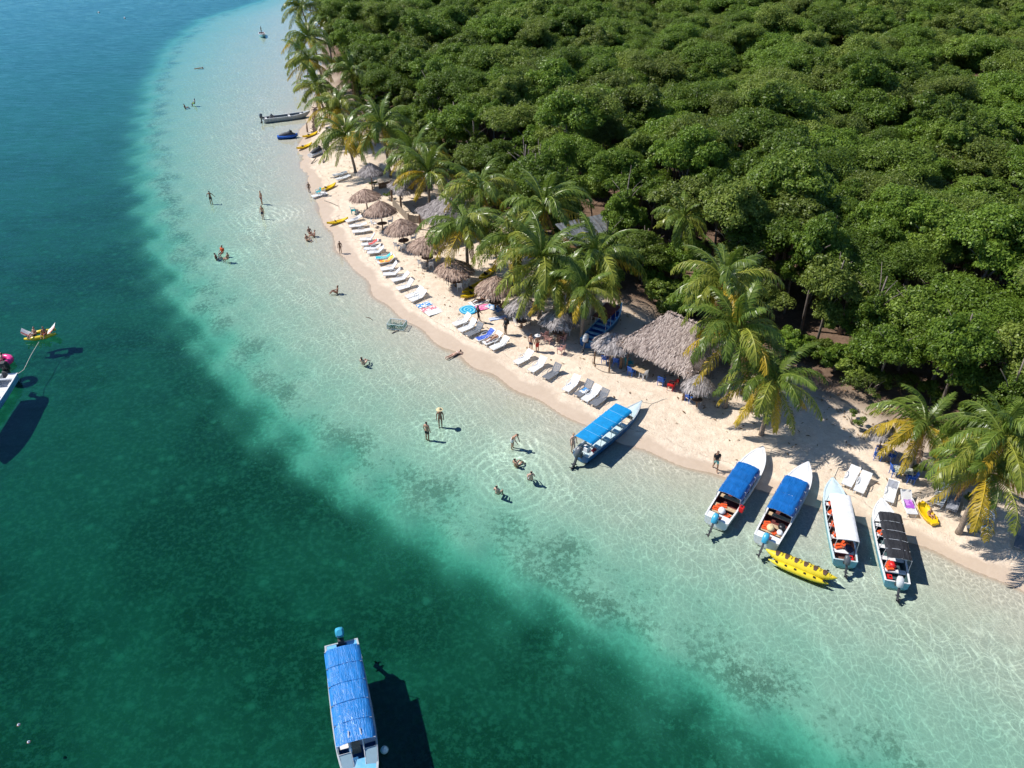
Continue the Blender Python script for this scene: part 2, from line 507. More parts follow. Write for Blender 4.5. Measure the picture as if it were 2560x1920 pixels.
KAYAKS = [(764, 346, 788, 336, 'yellow kayak on the sand beside the standing post', 'yellow_plastic', 1.0),
 (749, 375, 774, 364, 'yellow kayak half in the water below the blue jet ski', 'yellow_plastic', 1.0),
 (806, 480, 833, 467, 'yellow kayak behind the teal chair by the water', 'yellow_plastic', 1.0),
 (831, 562, 858, 553, 'small yellow kayak at the far end of the lounger row', 'yellow_plastic', 0.9),
 (1168, 744, 1199, 730, 'orange yellow kayak on the sand, lower of the two by parasols', 'yellow_plastic', 1.05),
 (1168, 732, 1195, 715, 'orange yellow kayak on the sand, upper of the two by parasols', 'yellow_plastic', 1.05),
 (1210, 695, 1228, 681, 'orange yellow kayak half hidden behind the panelled parasol', 'yellow_plastic', 1.05)]
LOUNGERS = [(832, 438, 863, 429, 'white_plastic', 'white sun lounger by the far palms, upper of the pair', 12),
 (841, 448, 866, 439, 'white_plastic', 'white sun lounger by the far palms, lower of the pair', 12),
 (780, 491, 819, 482, 'white_plastic', 'white sun lounger by the water beside the teal chair', 0),
 (865, 553, 898, 540, 'white_plastic', 'white sun lounger, first in the upper row counting from the far end', 20),
 (873, 565, 913, 558, 'white_plastic', 'white sun lounger, second in the upper row counting from the far end', 15),
 (881, 579, 924, 573, 'white_plastic', 'white sun lounger, third in the upper row counting from the far end', 8),
 (900, 598, 930, 584, 'white_plastic', 'white sun lounger, fourth in the upper row counting from the far end', 55),
 (903, 611, 939, 600, 'white_plastic', 'white sun lounger, fifth in the upper row counting from the far end', 30),
 (910, 621, 945, 612, 'white_plastic', 'white sun lounger, sixth in the upper row counting from the far end', 35),
 (918, 631, 947, 618, 'white_plastic', 'white sun lounger, seventh in the upper row counting from the far end', 40),
 (937, 645, 971, 634, 'white_plastic', 'white sun lounger, eighth in the upper row counting from the far end, cyan towel', 35),
 (944, 656, 977, 641, 'white_plastic', 'white sun lounger, ninth in the upper row counting from the far end, orange towel', 35),
 (952, 673, 984, 656, 'white_plastic', 'white sun lounger, tenth in the upper row counting from the far end', 50),
 (958, 685, 987, 672, 'white_plastic', 'white sun lounger, eleventh in the upper row counting from the far end', 45),
 (980, 701, 1016, 682, 'white_plastic', 'white sun lounger, twelfth in the upper row counting from the far end', 40),
 (993, 722, 1024, 700, 'white_plastic', 'white sun lounger, thirteenth in the upper row counting from the far end', 50),
 (1016, 742, 1048, 720, 'white_plastic', 'white sun lounger, fourteenth in the upper row counting from the far end', 40),
 (1026, 751, 1059, 726, 'white_plastic', 'white sun lounger, last in the upper row counting from the far end', 40),
 (1134, 811, 1166, 787, 'white_plastic', 'white sun lounger, first in the row below the blue spiral towel', 45),
 (1149, 826, 1181, 800, 'white_plastic', 'white sun lounger, second in the row below the blue spiral towel', 50),
 (1167, 837, 1196, 810, 'grey_plastic', 'grey sun lounger, third in the row below the blue spiral towel', 55),
 (1192, 849, 1227, 825, 'white_plastic', 'white sun lounger with blue towel, fourth in the middle row', 40),
 (1210, 858, 1244, 833, 'white_plastic', 'white sun lounger with a lying bather, middle row', 40),
 (1228, 871, 1264, 844, 'white_plastic', 'white sun lounger, last in the row with the lying bather', 40),
 (1289, 907, 1324, 878, 'white_plastic', 'white sun lounger, left of the three below the pink chairs', 40),
 (1326, 927, 1358, 894, 'white_plastic', 'white sun lounger, middle of the three below the pink chairs', 45),
 (1363, 945, 1394, 911, 'grey_plastic', 'grey sun lounger, right of the three below the pink chairs', 55),
 (1413, 976, 1442, 940, 'white_plastic', 'white sun lounger, leftmost of the four above the cyan canopy boat', 40),
 (1442, 988, 1474, 953, 'grey_plastic', 'grey sun lounger with clothes, second of four above the cyan boat', 55),
 (1460, 1000, 1494, 965, 'white_plastic', 'white sun lounger, third of four above the cyan canopy boat', 40),
 (1482, 1011, 1514, 974, 'grey_plastic', 'grey sun lounger, rightmost of four above the cyan canopy boat', 55),
 (2116, 1213, 2139, 1169, 'white_plastic', 'white slatted sun lounger, left of the pair above the white canopy', 30),
 (2146, 1229, 2167, 1183, 'white_plastic', 'white sun lounger, right of the pair above the white canopy', 35),
 (2220, 1253, 2234, 1208, 'white_plastic', 'white sun lounger with grey cloth, right above the black canopied boat', 35),
 (2282, 1285, 2269, 1234, 'white_plastic', 'white sun lounger with a purple towel beside the yellow float', 35),
 (2343, 1260, 2364, 1216, 'white_plastic', 'white sun lounger under the edge of the golden palm fronds', 35),
 (2378, 1276, 2391, 1238, 'grey_plastic', 'dark sun lounger in palm shade beside the white one', 30),
 (2435, 1332, 2431, 1278, 'grey_plastic', 'grey striped sun lounger in sun below the spreading palm', 40),
 (2466, 1323, 2475, 1283, 'white_plastic', 'white sun lounger with a bright blue towel in palm shade', 35),
 (2549, 1371, 2563, 1330, 'grey_plastic', 'grey sun lounger cut by the right edge of the picture', 35)]
PARASOLS = [
    (914, 478, 80, 'brown thatched parasol, topmost of the sunlit row', 'thatch_brown', 0),
    (952, 522, 80, 'brown thatched parasol, second of the sunlit row', 'thatch_brown', 1),
    (1007, 563, 84, 'brown thatched parasol, third of the row with a round table', 'thatch_brown', 1),
    (1066, 603, 94, 'brown thatched parasol, fourth of the sunlit row', 'thatch_brown', 1),
    (1136, 659, 98, 'brown thatched parasol, fifth of the row above white chairs', 'thatch_brown', 1),
    (1237, 712, 97, 'brown thatched parasol with a dark panel on its roof', 'thatch_brown', 1),
    (1303, 757, 86, 'pale grey thatched parasol beside the spread towels', 'thatch_grey', 1),
    (1396, 788, 98, 'dark grey thatched parasol above the pink chairs', 'thatch_grey', 1),
    (1752, 950, 84, 'grey thatched parasol right of the big shelter', 'thatch_grey', 1),
    (926, 428, 70, 'grey thatched parasol in shade under the far palms', 'thatch_grey', 0),
    (2212, 1078, 70, 'grey thatched parasol in shade under the golden palm', 'thatch_grey', 0),
]
ROOFS = [
    ('thatch_shelter', 'big thatched shelter on thick posts behind the cyan canopy boat', (13.2, 52.6), -45, 7.0, 7.2, 2.6, 2.1, 4.4, 'thatch_tan', 120),
    ('thatch_hut', 'hip roofed grey thatch hut on posts beside the plank fence', (-6.9, 79.1), -61, 5.8, 5.2, 2.0, 2.1, 4.0, 'thatch_grey', 80),
    ('thatch_hut', 'smaller grey thatch hut under the palm with yellow ribs', (-11.9, 87.6), -64, 4.2, 4.2, 1.4, 2.0, 3.5, 'thatch_grey', 80),
]
CHAIRS = [
    (797, 488, 215, 'teal_plastic', 'teal chair beside the lounger at the far waterline'),
    (808, 490, 180, 'white_plastic', 'white chair just behind the teal one'),
    (884, 535, 20, 'teal_plastic', 'teal chair in front of the topmost sunlit parasol'),
    (898, 540, 60, 'grey_plastic', 'grey chair beside the teal one by the topmost parasol'),
    (936, 568, 40, 'white_plastic', 'white chair left of the second parasol'),
    (976, 562, 200, 'white_plastic', 'white chair right of the second parasol'),
    (994, 624, 60, 'white_plastic', 'white chair left under the third parasol'),
    (1008, 628, 110, 'white_plastic', 'white chair before the third parasol table'),
    (1034, 604, 200, 'white_plastic', 'white chair right of the third parasol'),
    (1054, 668, 50, 'white_plastic', 'white chair left before the fourth parasol'),
    (1078, 672, 100, 'white_plastic', 'white chair right before the fourth parasol'),
    (1063, 676, 75, 'grey_plastic', 'grey chair between white ones before the fourth parasol'),
    (1150, 726, 90, 'white_plastic', 'white chair below the fifth parasol in its shade'),
    (1167, 716, 150, 'white_plastic', 'white chair at the right of the fifth parasol'),
    (1124, 712, 30, 'grey_plastic', 'dark chair at the left of the fifth parasol'),
    (1293, 815, 40, 'white_plastic', 'white chair left under the pale grey parasol'),
    (1318, 812, 120, 'grey_plastic', 'dark chair right under the pale grey parasol'),
    (1361, 848, 120, 'pink_plastic', 'pink chair left of the group under the dark grey parasol'),
    (1371, 858, 60, 'pink_plastic', 'pink chair in front of the dark grey parasol'),
    (1406, 856, 150, 'pink_plastic', 'pink chair with a seated man by the dark grey parasol'),
    (1402, 884, 140, 'pink_plastic', 'pink chair standing alone in sun by the white motor'),
    (1382, 838, 240, 'white_plastic', 'white chair deep under the dark grey parasol'),
    (1416, 838, 200, 'white_plastic', 'white chair at the right under the dark grey parasol'),
    (1512, 908, 60, 'blue_plastic', 'blue chair leftmost under the rounded lean-to'),
    (1540, 914, 70, 'blue_plastic', 'blue chair left of the shelter corner post'),
    (1578, 938, 45, 'blue_plastic', 'blue chair at the left of the shelter table'),
    (1572, 918, 20, 'teal_plastic', 'teal chair behind the shelter table'),
    (1607, 946, 130, 'white_plastic', 'white stool chair in front of the shelter table'),
    (1652, 962, 60, 'blue_plastic', 'blue chair in the middle under the big shelter'),
    (1676, 974, 150, 'red', 'red chair near the right post of the big shelter'),
    (1722, 1004, 30, 'blue_plastic', 'blue chair left under the grey parasol by the shelter'),
    (2192, 1148, 250, 'blue_plastic', 'dark blue chair, left of two under the golden palm'),
    (2224, 1150, 300, 'blue_plastic', 'dark blue chair, right of two under the golden palm'),
    (2258, 1172, 260, 'blue_plastic', 'blue chair behind the patterned table'),
    (2233, 1188, 0, 'blue_plastic', 'blue chair left of the patterned table'),
    (2274, 1206, 165, 'blue_plastic', 'blue chair right of the patterned table'),
]
PEOPLE = [
    # px, py, pose, facing, waterline height on the body (None: stands on the ground), size, skin, clothes, label
    (1787, 1176, 'walk', 265, None, 1.0, 'skin_b', 'shirt:c_black shorts:c_mint hair:c_hair', 'man in black shirt and mint shorts walking along the waterline'),
    (1196, 806, 'walk', 30, None, 1.0, 'skin_d', 'shirt:c_black shorts:c_black hair:c_hair', 'person in dark shirt walking past the blue spiral towel'),
    (1264, 837, 'stand', 215, None, 1.02, 'skin_d', 'shirt:c_black shorts:c_black hair:c_hair backpack:c_black', 'man in black with a backpack standing on open sand'),
    (1327, 878, 'stand', 60, None, 1.0, 'skin_a', 'shorts:c_navy hair:c_hair', 'bare-chested man in dark trunks beside the woman in a hat'),
    (1343, 880, 'stand', 120, None, .97, 'skin_b', 'bra:c_red sarong:c_red hat:c_white hair:c_hair', 'woman in white hat and red wrap near the pink chairs'),
    (1406, 852, 'chair', 215, None, 1.0, 'skin_b', 'shorts:c_maroon hair:c_hair', 'bare-chested man seated in a pink chair under the parasol'),
    (1514, 906, 'chair', 60, None, 1.0, 'skin_a', 'shorts:c_navy hair:c_hair', 'bare-backed man seated in a blue chair under the lean-to'),
    (1134, 890, 'prone', 42, .0, .98, 'skin_c', 'brief:c_white bra:c_white hair:c_hair', 'woman in white bikini lying at the edge of the water'),
    (843, 733, 'sit', 190, .02, 1.0, 'skin_b', 'brief:c_black bra:c_black hair:c_hair', 'woman in black bikini sitting in ankle-deep water'),
    (852, 634, 'stand', 120, .05, .85, 'skin_d', 'brief:c_red hair:c_hair', 'child in red trunks standing at the waterline'),
    (774, 482, 'stand', 80, .05, .8, 'skin_d', 'brief:c_black hair:c_hair', 'child standing at the waterline left of the teal chair'),
    (774, 583, 'sit', 300, .05, .95, 'skin_b', 'brief:c_red bra:c_red hair:c_hair', 'upper of three bathers sitting in the shallows'),
    (786, 591, 'sit', 200, .05, .95, 'skin_a', 'brief:c_red bra:c_red hair:c_hair', 'right one of three bathers sitting in the shallows'),
    (768, 601, 'sit', 330, .05, .95, 'skin_a', 'brief:c_white bra:c_white hair:c_hair', 'lower left of three bathers sitting in the shallows'),
    (556, 634, 'chair', 250, .70, 1.0, 'skin_b', 'shirt:c_orange hair:c_hair', 'bather in a bright orange shirt, top of three in deeper water'),
    (541, 642, 'sit', 0, 1.0, 1.0, 'skin_b', 'brief:c_black hair:c_hair', 'chest-deep bather left of the one in orange'),
    (569, 649, 'chair', 160, .85, .95, 'skin_a', 'bra:c_black brief:c_black hair:c_hair', 'bather in black right below the one in orange'),
    (655, 508, 'stand', 225, .22, 1.0, 'skin_a', 'shorts:c_maroon hair:c_hair', 'man in dark red shorts wading, upper of two'),
    (658, 545, 'stand', 250, .20, 1.0, 'skin_a', 'shorts:c_navy hair:c_hair', 'man in navy shorts wading, lower of two'),
    (528, 505, 'arms', 90, .55, 1.0, 'skin_b', 'shorts:c_black hair:c_hair', 'man wading thigh-deep left of the two men in shorts'),
    (463, 268, 'sit', 0, .95, 1.0, 'skin_b', 'brief:c_black hair:c_hair', 'far bather waist-deep, left of the pair'),
    (487, 262, 'chair', 180, .70, 1.0, 'skin_d', 'shirt:c_white shorts:c_lime hair:c_hair', 'far bather in white top and lime shorts'),
    (497, 171, 'prone', 30, .10, 1.0, 'skin_b', 'brief:c_black hair:c_hair', 'snorkeller floating far out in the shallows'),
    (1101, 1059, 'stand', 270, .25, 1.0, 'skin_b', 'bra:c_black brief:c_black hat:c_straw long_hair:c_hair', 'woman in straw hat and black bikini standing in the sea'),
    (1068, 1090, 'stand', 60, .50, 1.02, 'skin_a', 'shorts:c_black hair:c_hair', 'man wading left of the woman in the straw hat'),
    (1281, 1115, 'bend', 330, .42, 1.0, 'skin_a', 'shorts:c_white hair:c_hair', 'person in white shorts bending over the clear water'),
    (1290, 1159, 'sit', 40, 1.10, 1.0, 'skin_a', 'brief:c_black hair:c_hair', 'bather chest-deep inside the ripple rings'),
    (1327, 1200, 'chair', 100, .92, 1.0, 'skin_c', 'shorts:c_white hair:c_hair', 'bather at the right edge of the ripple rings'),
    (1244, 1231, 'chair', 60, .80, 1.0, 'skin_c', 'brief:c_white hair:c_hair', 'bather standing at the lower edge of the ripple rings'),
    (908, 910, 'sit', 60, .10, 1.0, 'skin_c', 'brief:c_white bra:c_white long_hair:c_hair', 'bather sitting alone in the shallows below the net cage'),
    (1432, 1126, 'stand', 300, .35, 1.0, 'skin_c', 'brief:c_blue bra:c_blue long_hair:c_blond', 'blond bather behind the motor of the cyan canopied boat'),
    (1255, 770, 'sit', 150, None, .95, 'skin_b', 'brief:c_navy hair:c_hair', 'person sitting on the towel in the parasol shade'),
    (1690, 972, 'chair', 150, None, 1.0, 'skin_b', 'shirt:c_red shorts:c_black hair:c_hair', 'person in a red shirt seated under the big shelter'),
    (1310, 706, 'stand', 250, None, .95, 'skin_b', 'shorts:c_black hair:c_hair', 'person standing under the wide palm behind the parasols'),
]

# ------------------------------------------------------------------ people: one skinned body for each pose, clothes as parts
def skin_mesh(name, joints, edges, sub=1):
    me = bpy.data.meshes.new(name + '_src')
    me.from_pydata([j[0] for j in joints], edges, [])
    o = bpy.data.objects.new(name + '_src', me)
    COL.objects.link(o)
    o.modifiers.new('skin', 'SKIN').use_smooth_shade = True
    for i, sv in enumerate(me.skin_vertices[0].data):
        r = joints[i][1]
        sv.radius = r if hasattr(r, '__len__') else (r, r)
        sv.use_root = (i == 0)
    md = o.modifiers.new('sub', 'SUBSURF')
    md.levels = sub
    md.render_levels = sub
    dg = bpy.context.evaluated_depsgraph_get()
    res = bpy.data.meshes.new_from_object(o.evaluated_get(dg))
    res.name = name
    bpy.data.objects.remove(o)
    bpy.data.meshes.remove(me)
    res.polygons.foreach_set('use_smooth', [True] * len(res.polygons))
    return res

def pose(kind):
    """joint positions; facing +y, x to the right"""
    J = dict(pel=(0, 0, .95), wai=(0, 0, 1.10), che=(0, 0, 1.30), nec=(0, 0, 1.46), hea=(0, .015, 1.60), top=(0, .0, 1.69))
    for s, n in ((-1, 'l'), (1, 'r')):
        J['sh' + n] = (s * .17, 0, 1.40)
        J['el' + n] = (s * .24, -.03, 1.13)
        J['wr' + n] = (s * .26, .05, .89)
        J['ha' + n] = (s * .26, .08, .81)
        J['hi' + n] = (s * .09, 0, .90)
        J['kn' + n] = (s * .10, .02, .49)
        J['an' + n] = (s * .10, -.02, .08)
        J['to' + n] = (s * .11, .13, .03)
    if kind == 'walk':
        J.update(knl=(-.10, .18, .52), anl=(-.10, .20, .10), tol=(-.11, .34, .06), knr=(.10, -.06, .50), anr=(.10, -.34, .13), tor=(.11, -.24, .03),
                 ell=(-.23, -.12, 1.14), wrl=(-.24, -.16, .90), hal=(-.24, -.15, .82), elr=(.23, .08, 1.14), wrr=(.22, .24, .95), har=(.22, .29, .88))
    if kind == 'arms':
        J.update(ell=(-.36, .05, 1.16), wrl=(-.44, .16, .98), hal=(-.47, .2, .92), elr=(.36, .05, 1.16), wrr=(.44, .16, .98), har=(.47, .2, .92))
    if kind == 'bend':
        J.update(wai=(0, .05, 1.08), che=(0, .2, 1.23), nec=(0, .33, 1.33), hea=(0, .43, 1.40), top=(0, .5, 1.46))
        for s, n in ((-1, 'l'), (1, 'r')):
            J['sh' + n] = (s * .17, .27, 1.29)
            J['el' + n] = (s * .22, .34, 1.02)
            J['wr' + n] = (s * .16, .46, .84)
            J['ha' + n] = (s * .15, .49, .77)
    if kind in ('sit', 'chair'):
        dz = .84 if kind == 'sit' else .42
        for k in ('pel', 'wai', 'che', 'nec', 'hea', 'top', 'shl', 'shr', 'ell', 'elr', 'hil', 'hir'):
            x, y, z = J[k]
            J[k] = (x, y - (z - .9) * .18, z - dz)
        for s, n in ((-1, 'l'), (1, 'r')):
            if kind == 'sit':
                J['kn' + n] = (s * .13, .40, .34)
                J['an' + n] = (s * .12, .66, .08)
                J['to' + n] = (s * .13, .78, .05)
                J['wr' + n] = (s * .22, .2, .30)
                J['ha' + n] = (s * .20, .27, .30)
            else:
                J['kn' + n] = (s * .12, .42, .50)
                J['an' + n] = (s * .12, .44, .08)
                J['to' + n] = (s * .13, .58, .03)
                J['wr' + n] = (s * .20, .22, .66)
                J['ha' + n] = (s * .18, .3, .64)
    if kind in ('lie', 'prone'):
        if kind == 'lie':
            J.update(ell=(-.34, -.02, 1.30), wrl=(-.22, .06, 1.60), hal=(-.15, .05, 1.66), elr=(.27, -.02, 1.12), wrr=(.28, .06, .88), har=(.28, .07, .80),
                     knl=(-.12, .18, .56), anl=(-.13, .02, .16))
        else:
            J.update(ell=(-.30, .10, 1.55), wrl=(-.14, .10, 1.72), hal=(-.08, .10, 1.76), elr=(.30, .10, 1.55), wrr=(.14, .10, 1.72), har=(.08, .10, 1.76),
                     hea=(0, -.06, 1.62), top=(0, -.10, 1.70), che=(0, -.05, 1.30))
        for k, (x, y, z) in list(J.items()):
            J[k] = (x, z - .85, (y if kind == 'lie' else -y) + .14)
    if kind == 'swim':
        J.update(ell=(-.30, .2, 1.30), wrl=(-.22, .42, 1.36), hal=(-.2, .5, 1.38), elr=(.30, .2, 1.30), wrr=(.22, .42, 1.36), har=(.2, .5, 1.38))
    return J

RAD = dict(pel=(.15, .115), wai=(.125, .095), che=(.16, .11), nec=.055, hea=(.075, .095), top=.06, sh=.062, el=.043, wr=.032, ha=.035, hi=.095, kn=.06, an=.042, to=.038)
LINKS = [('pel', 'wai'), ('wai', 'che'), ('che', 'nec'), ('nec', 'hea'), ('hea', 'top')]
for n in 'lr':
    LINKS += [('che', 'sh' + n), ('sh' + n, 'el' + n), ('el' + n, 'wr' + n), ('wr' + n, 'ha' + n), ('pel', 'hi' + n), ('hi' + n, 'kn' + n), ('kn' + n, 'an' + n), ('an' + n, 'to' + n)]

def rad(k, add=0.0):
    r = RAD[k] if k in RAD else RAD[k[:2]]
    return tuple(q + add for q in r) if hasattr(r, '__len__') else r + add

def body_mesh(kind):
    J = pose(kind)
    keys = list(J)
    me = skin_mesh('body', [(J[k], rad(k)) for k in keys], [(keys.index(a), keys.index(b)) for a, b in LINKS])
    b = MB()
    for n, s in (('l', -1), ('r', 1)):                       # fingers and thumb of each hand
        w, h = Vector(J['wr' + n]), Vector(J['ha' + n])
        d = (h - w).normalized()
        sx = d.cross(Vector((0, 1, 0.3))).normalized()
        for q in range(4):
            p = h + sx * (q - 1.5) * .017
            b.tube([p, p + d * .045 * (1, 1.15, 1.1, .85)[q], p + d * .075 * (1, 1.15, 1.1, .85)[q] + Vector((0, .012, 0))], [.010, .009, .006], 4)
        p = w.lerp(h, .6) + sx * .03
        b.tube([p, p + sx * .025 + d * .02, p + sx * .03 + d * .05], [.011, .009, .007], 4)
    hd, tp, nk = Vector(J['hea']), Vector(J['top']), Vector(J['nec'])
    up = (tp - nk).normalized()
    fw = Vector((0, 1, 0)) if kind not in ('lie', 'prone') else Vector((0, 0, 1 if kind == 'lie' else -1))
    fw = (fw - up * fw.dot(up)).normalized()
    sd = up.cross(fw)
    b.tube([hd + fw * .085 + up * .01, hd + fw * .108 - up * .03], [.009, .014], 4)      # nose
    for s in (-1, 1):
        b.tube([hd + sd * s * .072 - up * .02, hd + sd * s * .088 + up * .02], [.018, .014], 5)   # ears
    bm = bmesh.new()
    bm.from_mesh(me)
    bm.from_mesh(b.mesh('x'))
    bm.to_mesh(me)
    bm.free()
    me.polygons.foreach_set('use_smooth', [True] * len(me.polygons))
    return me

def clothes_mesh(kind, what):
    J = pose(kind)
    L_ = lambda a, b, q: tuple(Vector(J[a]).lerp(Vector(J[b]), q))
    if what == 'shorts':
        js = [(J['pel'], rad('pel', .022))] + [(L_('pel', 'wai', .55), rad('wai', .02))]
        ed = [(0, 1)]
        for n in 'lr':
            i = len(js)
            js += [(J['hi' + n], rad('hi', .022)), (L_('hi' + n, 'kn' + n, .72), (.092, .092))]
            ed += [(0, i), (i, i + 1)]
    elif what == 'brief':
        js = [(J['pel'], rad('pel', .012)), (L_('pel', 'wai', .3), rad('wai', .012))]
        ed = [(0, 1)]
        for n in 'lr':
            js.append((L_('hi' + n, 'kn' + n, .12), (.097, .097)))
            ed.append((0, len(js) - 1))
    elif what == 'bra':
        js = [(L_('wai', 'che', .75), rad('che', .012)), (L_('che', 'nec', .1), rad('che', .008))]
        ed = [(0, 1)]
    elif what == 'shirt':
        js = [(J['che'], rad('che', .022)), (J['wai'], rad('wai', .035)), (L_('wai', 'pel', .8), rad('pel', .02)), (L_('che', 'nec', .6), (.09, .08))]
        ed = [(0, 1), (1, 2), (0, 3)]
        for n in 'lr':
            i = len(js)
            js += [(J['sh' + n], .085), (L_('sh' + n, 'el' + n, .75), .066)]
            ed += [(0, i), (i, i + 1)]
    elif what == 'sarong':
        js = [(L_('pel', 'wai', .3), rad('wai', .03)), (J['pel'], rad('pel', .03)), (tuple((Vector(J['knl']) + Vector(J['knr'])) / 2), (.2, .15))]
        ed = [(0, 1), (1, 2)]
    elif what == 'hair' or what == 'long_hair':
        hd, tp = Vector(J['hea']), Vector(J['top'])
        nk = Vector(J['nec'])
        up = (tp - nk).normalized()
        fw = Vector((0, 1, 0)) if kind not in ('lie', 'prone') else Vector((0, 0, 1 if kind == 'lie' else -1))
        fw = (fw - up * fw.dot(up)).normalized()
        js = [(tuple(tp - fw * .012), (.082, .078)), (tuple(hd - fw * .035 + up * .02), (.092, .085)), (tuple(hd - fw * .05 - up * .06), .06)]
        ed = [(0, 1), (1, 2)]
        if what == 'long_hair':
            js.append((tuple(hd - fw * .08 - up * .24), .05))
            ed.append((2, 3))
    elif what == 'hat':
        tp, nk = Vector(J['top']), Vector(J['nec'])
        b = MB()
        b.lathe([(.26, -.01), (.12, .0), (.105, .09), (.07, .13), (.005, .14)], 14)
        b.lathe([(.26, -.012), (.12, -.012)], 14)
        q = Vector((0, 0, 1)).rotation_difference((tp - nk).normalized())
        b.v = [tuple(q @ Vector(v) + tp - (tp - nk).normalized() * .03) for v in b.v]
        return b.mesh('hat', True)
    elif what == 'backpack':
        b = MB()
        c = Vector(J['che'])
        b.box(c + Vector((0, -.2, -.05)), (.30, .18, .44), taper=.85)
        return b.mesh('backpack')
    return skin_mesh(what, js, ed, 1)

_cache = {}
def cached(kind, what):
    if (kind, what) not in _cache:
        _cache[(kind, what)] = body_mesh(kind) if what == 'body' else clothes_mesh(kind, what)
    return _cache[(kind, what)]
PART_NAME = dict(shorts='shorts', brief='swim_bottom', bra='bikini_top', shirt='shirt', sarong='sarong', hair='hair', long_hair='hair', hat='hat', backpack='backpack')
for k_, ws in dict(stand='body shorts brief bra shirt hair long_hair hat backpack sarong', walk='body shorts brief bra shirt hair backpack', arms='body shorts brief bra shirt hair long_hair hat',
                   bend='body shorts brief bra hair long_hair', sit='body shorts brief bra hair long_hair', chair='body shorts shirt brief bra hair long_hair',
                   lie='body shorts brief bra hair long_hair hat', prone='body brief bra hair long_hair').items():
    for w_ in ws.split():
        cached(k_, w_)

def person(loc, kind, face, label, skin='skin_a', wear=(), s=1.0, group=None):
    root = thing('person', label, 'person', loc, face - math.pi / 2, group, s)
    ob('body', cached(kind, 'body'), M[skin], root)
    for w in wear:
        what, mt = w.split(':')
        ob(PART_NAME[what], cached(kind, what), M[mt], root)
    return root

# ------------------------------------------------------------------ ground and sea bed: one sheet
FOREST_PX = [(775, -20), (812, 60), (838, 140), (880, 220), (935, 300), (1005, 370), (1090, 435), (1210, 508), (1330, 595), (1450, 665),
             (1550, 735), (1680, 800), (1820, 885), (1950, 940), (2080, 968), (2200, 1000), (2300, 1052), (2420, 1125),
             (2560, 1195), (2900, 1350)]
forest_edge = np.array([G(*p).xy for p in FOREST_PX])
forest_edge = np.vstack([[forest_edge[0] + np.array([12, 800])], forest_edge, [[140, -40]]])
forest_poly = np.vstack([forest_edge, [[900, -40], [900, 1200]]])

def axis(core_lo, core_hi, step, lo, hi, grow=1.10):
    a = list(np.arange(core_lo, core_hi + 1e-6, step))
    s, x = step, a[-1]
    while x < hi:
        s *= grow
        x += s
        a.append(min(x, hi))
    s, x, b = step, core_lo, []
    while x > lo:
        s *= grow
        x -= s
        b.append(max(x, lo))
    return np.array(b[::-1] + a)

gx = axis(-40, 42, 0.36, -900, 900)
gy = axis(14, 74, 0.36, -250, 1200, 1.035)
XX, YY = np.meshgrid(gx, gy)
P2 = np.column_stack([XX.ravel(), YY.ravel()])
fd, fe, fz = fields(P2)
fs_ = seg_dist(P2, forest_edge)
soil = np.where(inside(P2, forest_poly), fs_, -fs_)
soil = soil + 3 * wob(P2)
rough_z = np.array([mnoise.noise(Vector((p[0] * 0.9, p[1] * 0.9, 0.0))) for p in P2])
fz = fz + np.where(fd > 1.2, 0.035 * rough_z * np.clip((fd - 1.2) / 3, 0, 1), 0.03 * rough_z * np.clip(-fd / 3, 0, 1))
nx, ny = len(gx), len(gy)
I = np.arange(nx * ny).reshape(ny, nx)
quads = np.column_stack([I[:-1, :-1].ravel(), I[:-1, 1:].ravel(), I[1:, 1:].ravel(), I[1:, :-1].ravel()])
me = np_mesh('ground', np.column_stack([P2, fz]), quads, True)
for nme, arr in (('shore_d', fd), ('drop_e', fe), ('soil_d', soil)):
    at = me.attributes.new(nme, 'FLOAT', 'POINT')
    at.data.foreach_set('value', arr.astype(np.float32))

m, t, out = new_mat('sand_and_sea_bed')
geo = nd(t, 'ShaderNodeNewGeometry')
pos = geo.outputs['Position']
dA = nd(t, 'ShaderNodeAttribute', attribute_name='shore_d').outputs['Fac']
eA = nd(t, 'ShaderNodeAttribute', attribute_name='drop_e').outputs['Fac']
sA = nd(t, 'ShaderNodeAttribute', attribute_name='soil_d').outputs['Fac']
n_big = nd(t, 'ShaderNodeTexNoise', i_Vector=pos, i_Scale=0.35, i_Detail=5.0, i_Roughness=0.6).outputs[0]
n_mid = nd(t, 'ShaderNodeTexNoise', i_Vector=pos, i_Scale=1.6, i_Detail=6.0, i_Roughness=0.65).outputs[0]
n_fine = nd(t, 'ShaderNodeTexNoise', i_Vector=pos, i_Scale=9.0, i_Detail=5.0, i_Roughness=0.7).outputs[0]
sand = mix_c(t, sstep(t, n_mid, 0.3, 0.7), (0.645, 0.515, 0.385), (0.785, 0.655, 0.505))
sand = mix_c(t, math_n(t, 'MULTIPLY', sstep(t, n_fine, 0.57, 0.72), 0.42), sand, (0.42, 0.32, 0.24))
# wet swash: darker, smoother sand along the waterline, with a ragged upper edge
wl = math_n(t, 'ADD', dA, math_n(t, 'MULTIPLY', math_n(t, 'SUBTRACT', n_big, 0.5), 2.2))
wet = math_n(t, 'SUBTRACT', 1.0, sstep(t, wl, 1.0, 1.7))
sand_w = mix_c(t, math_n(t, 'MULTIPLY', wet, 0.75), sand, (0.50, 0.385, 0.285))
# thin tide lines of debris
tide = math_n(t, 'ABSOLUTE', math_n(t, 'SUBTRACT', wl, 1.95))
tide = math_n(t, 'MULTIPLY', math_n(t, 'SUBTRACT', 1.0, sstep(t, tide, 0.02, 0.13)), sstep(t, n_mid, 0.45, 0.62))
sand_w = mix_c(t, math_n(t, 'MULTIPLY', tide, 0.5), sand_w, (0.20, 0.13, 0.09))
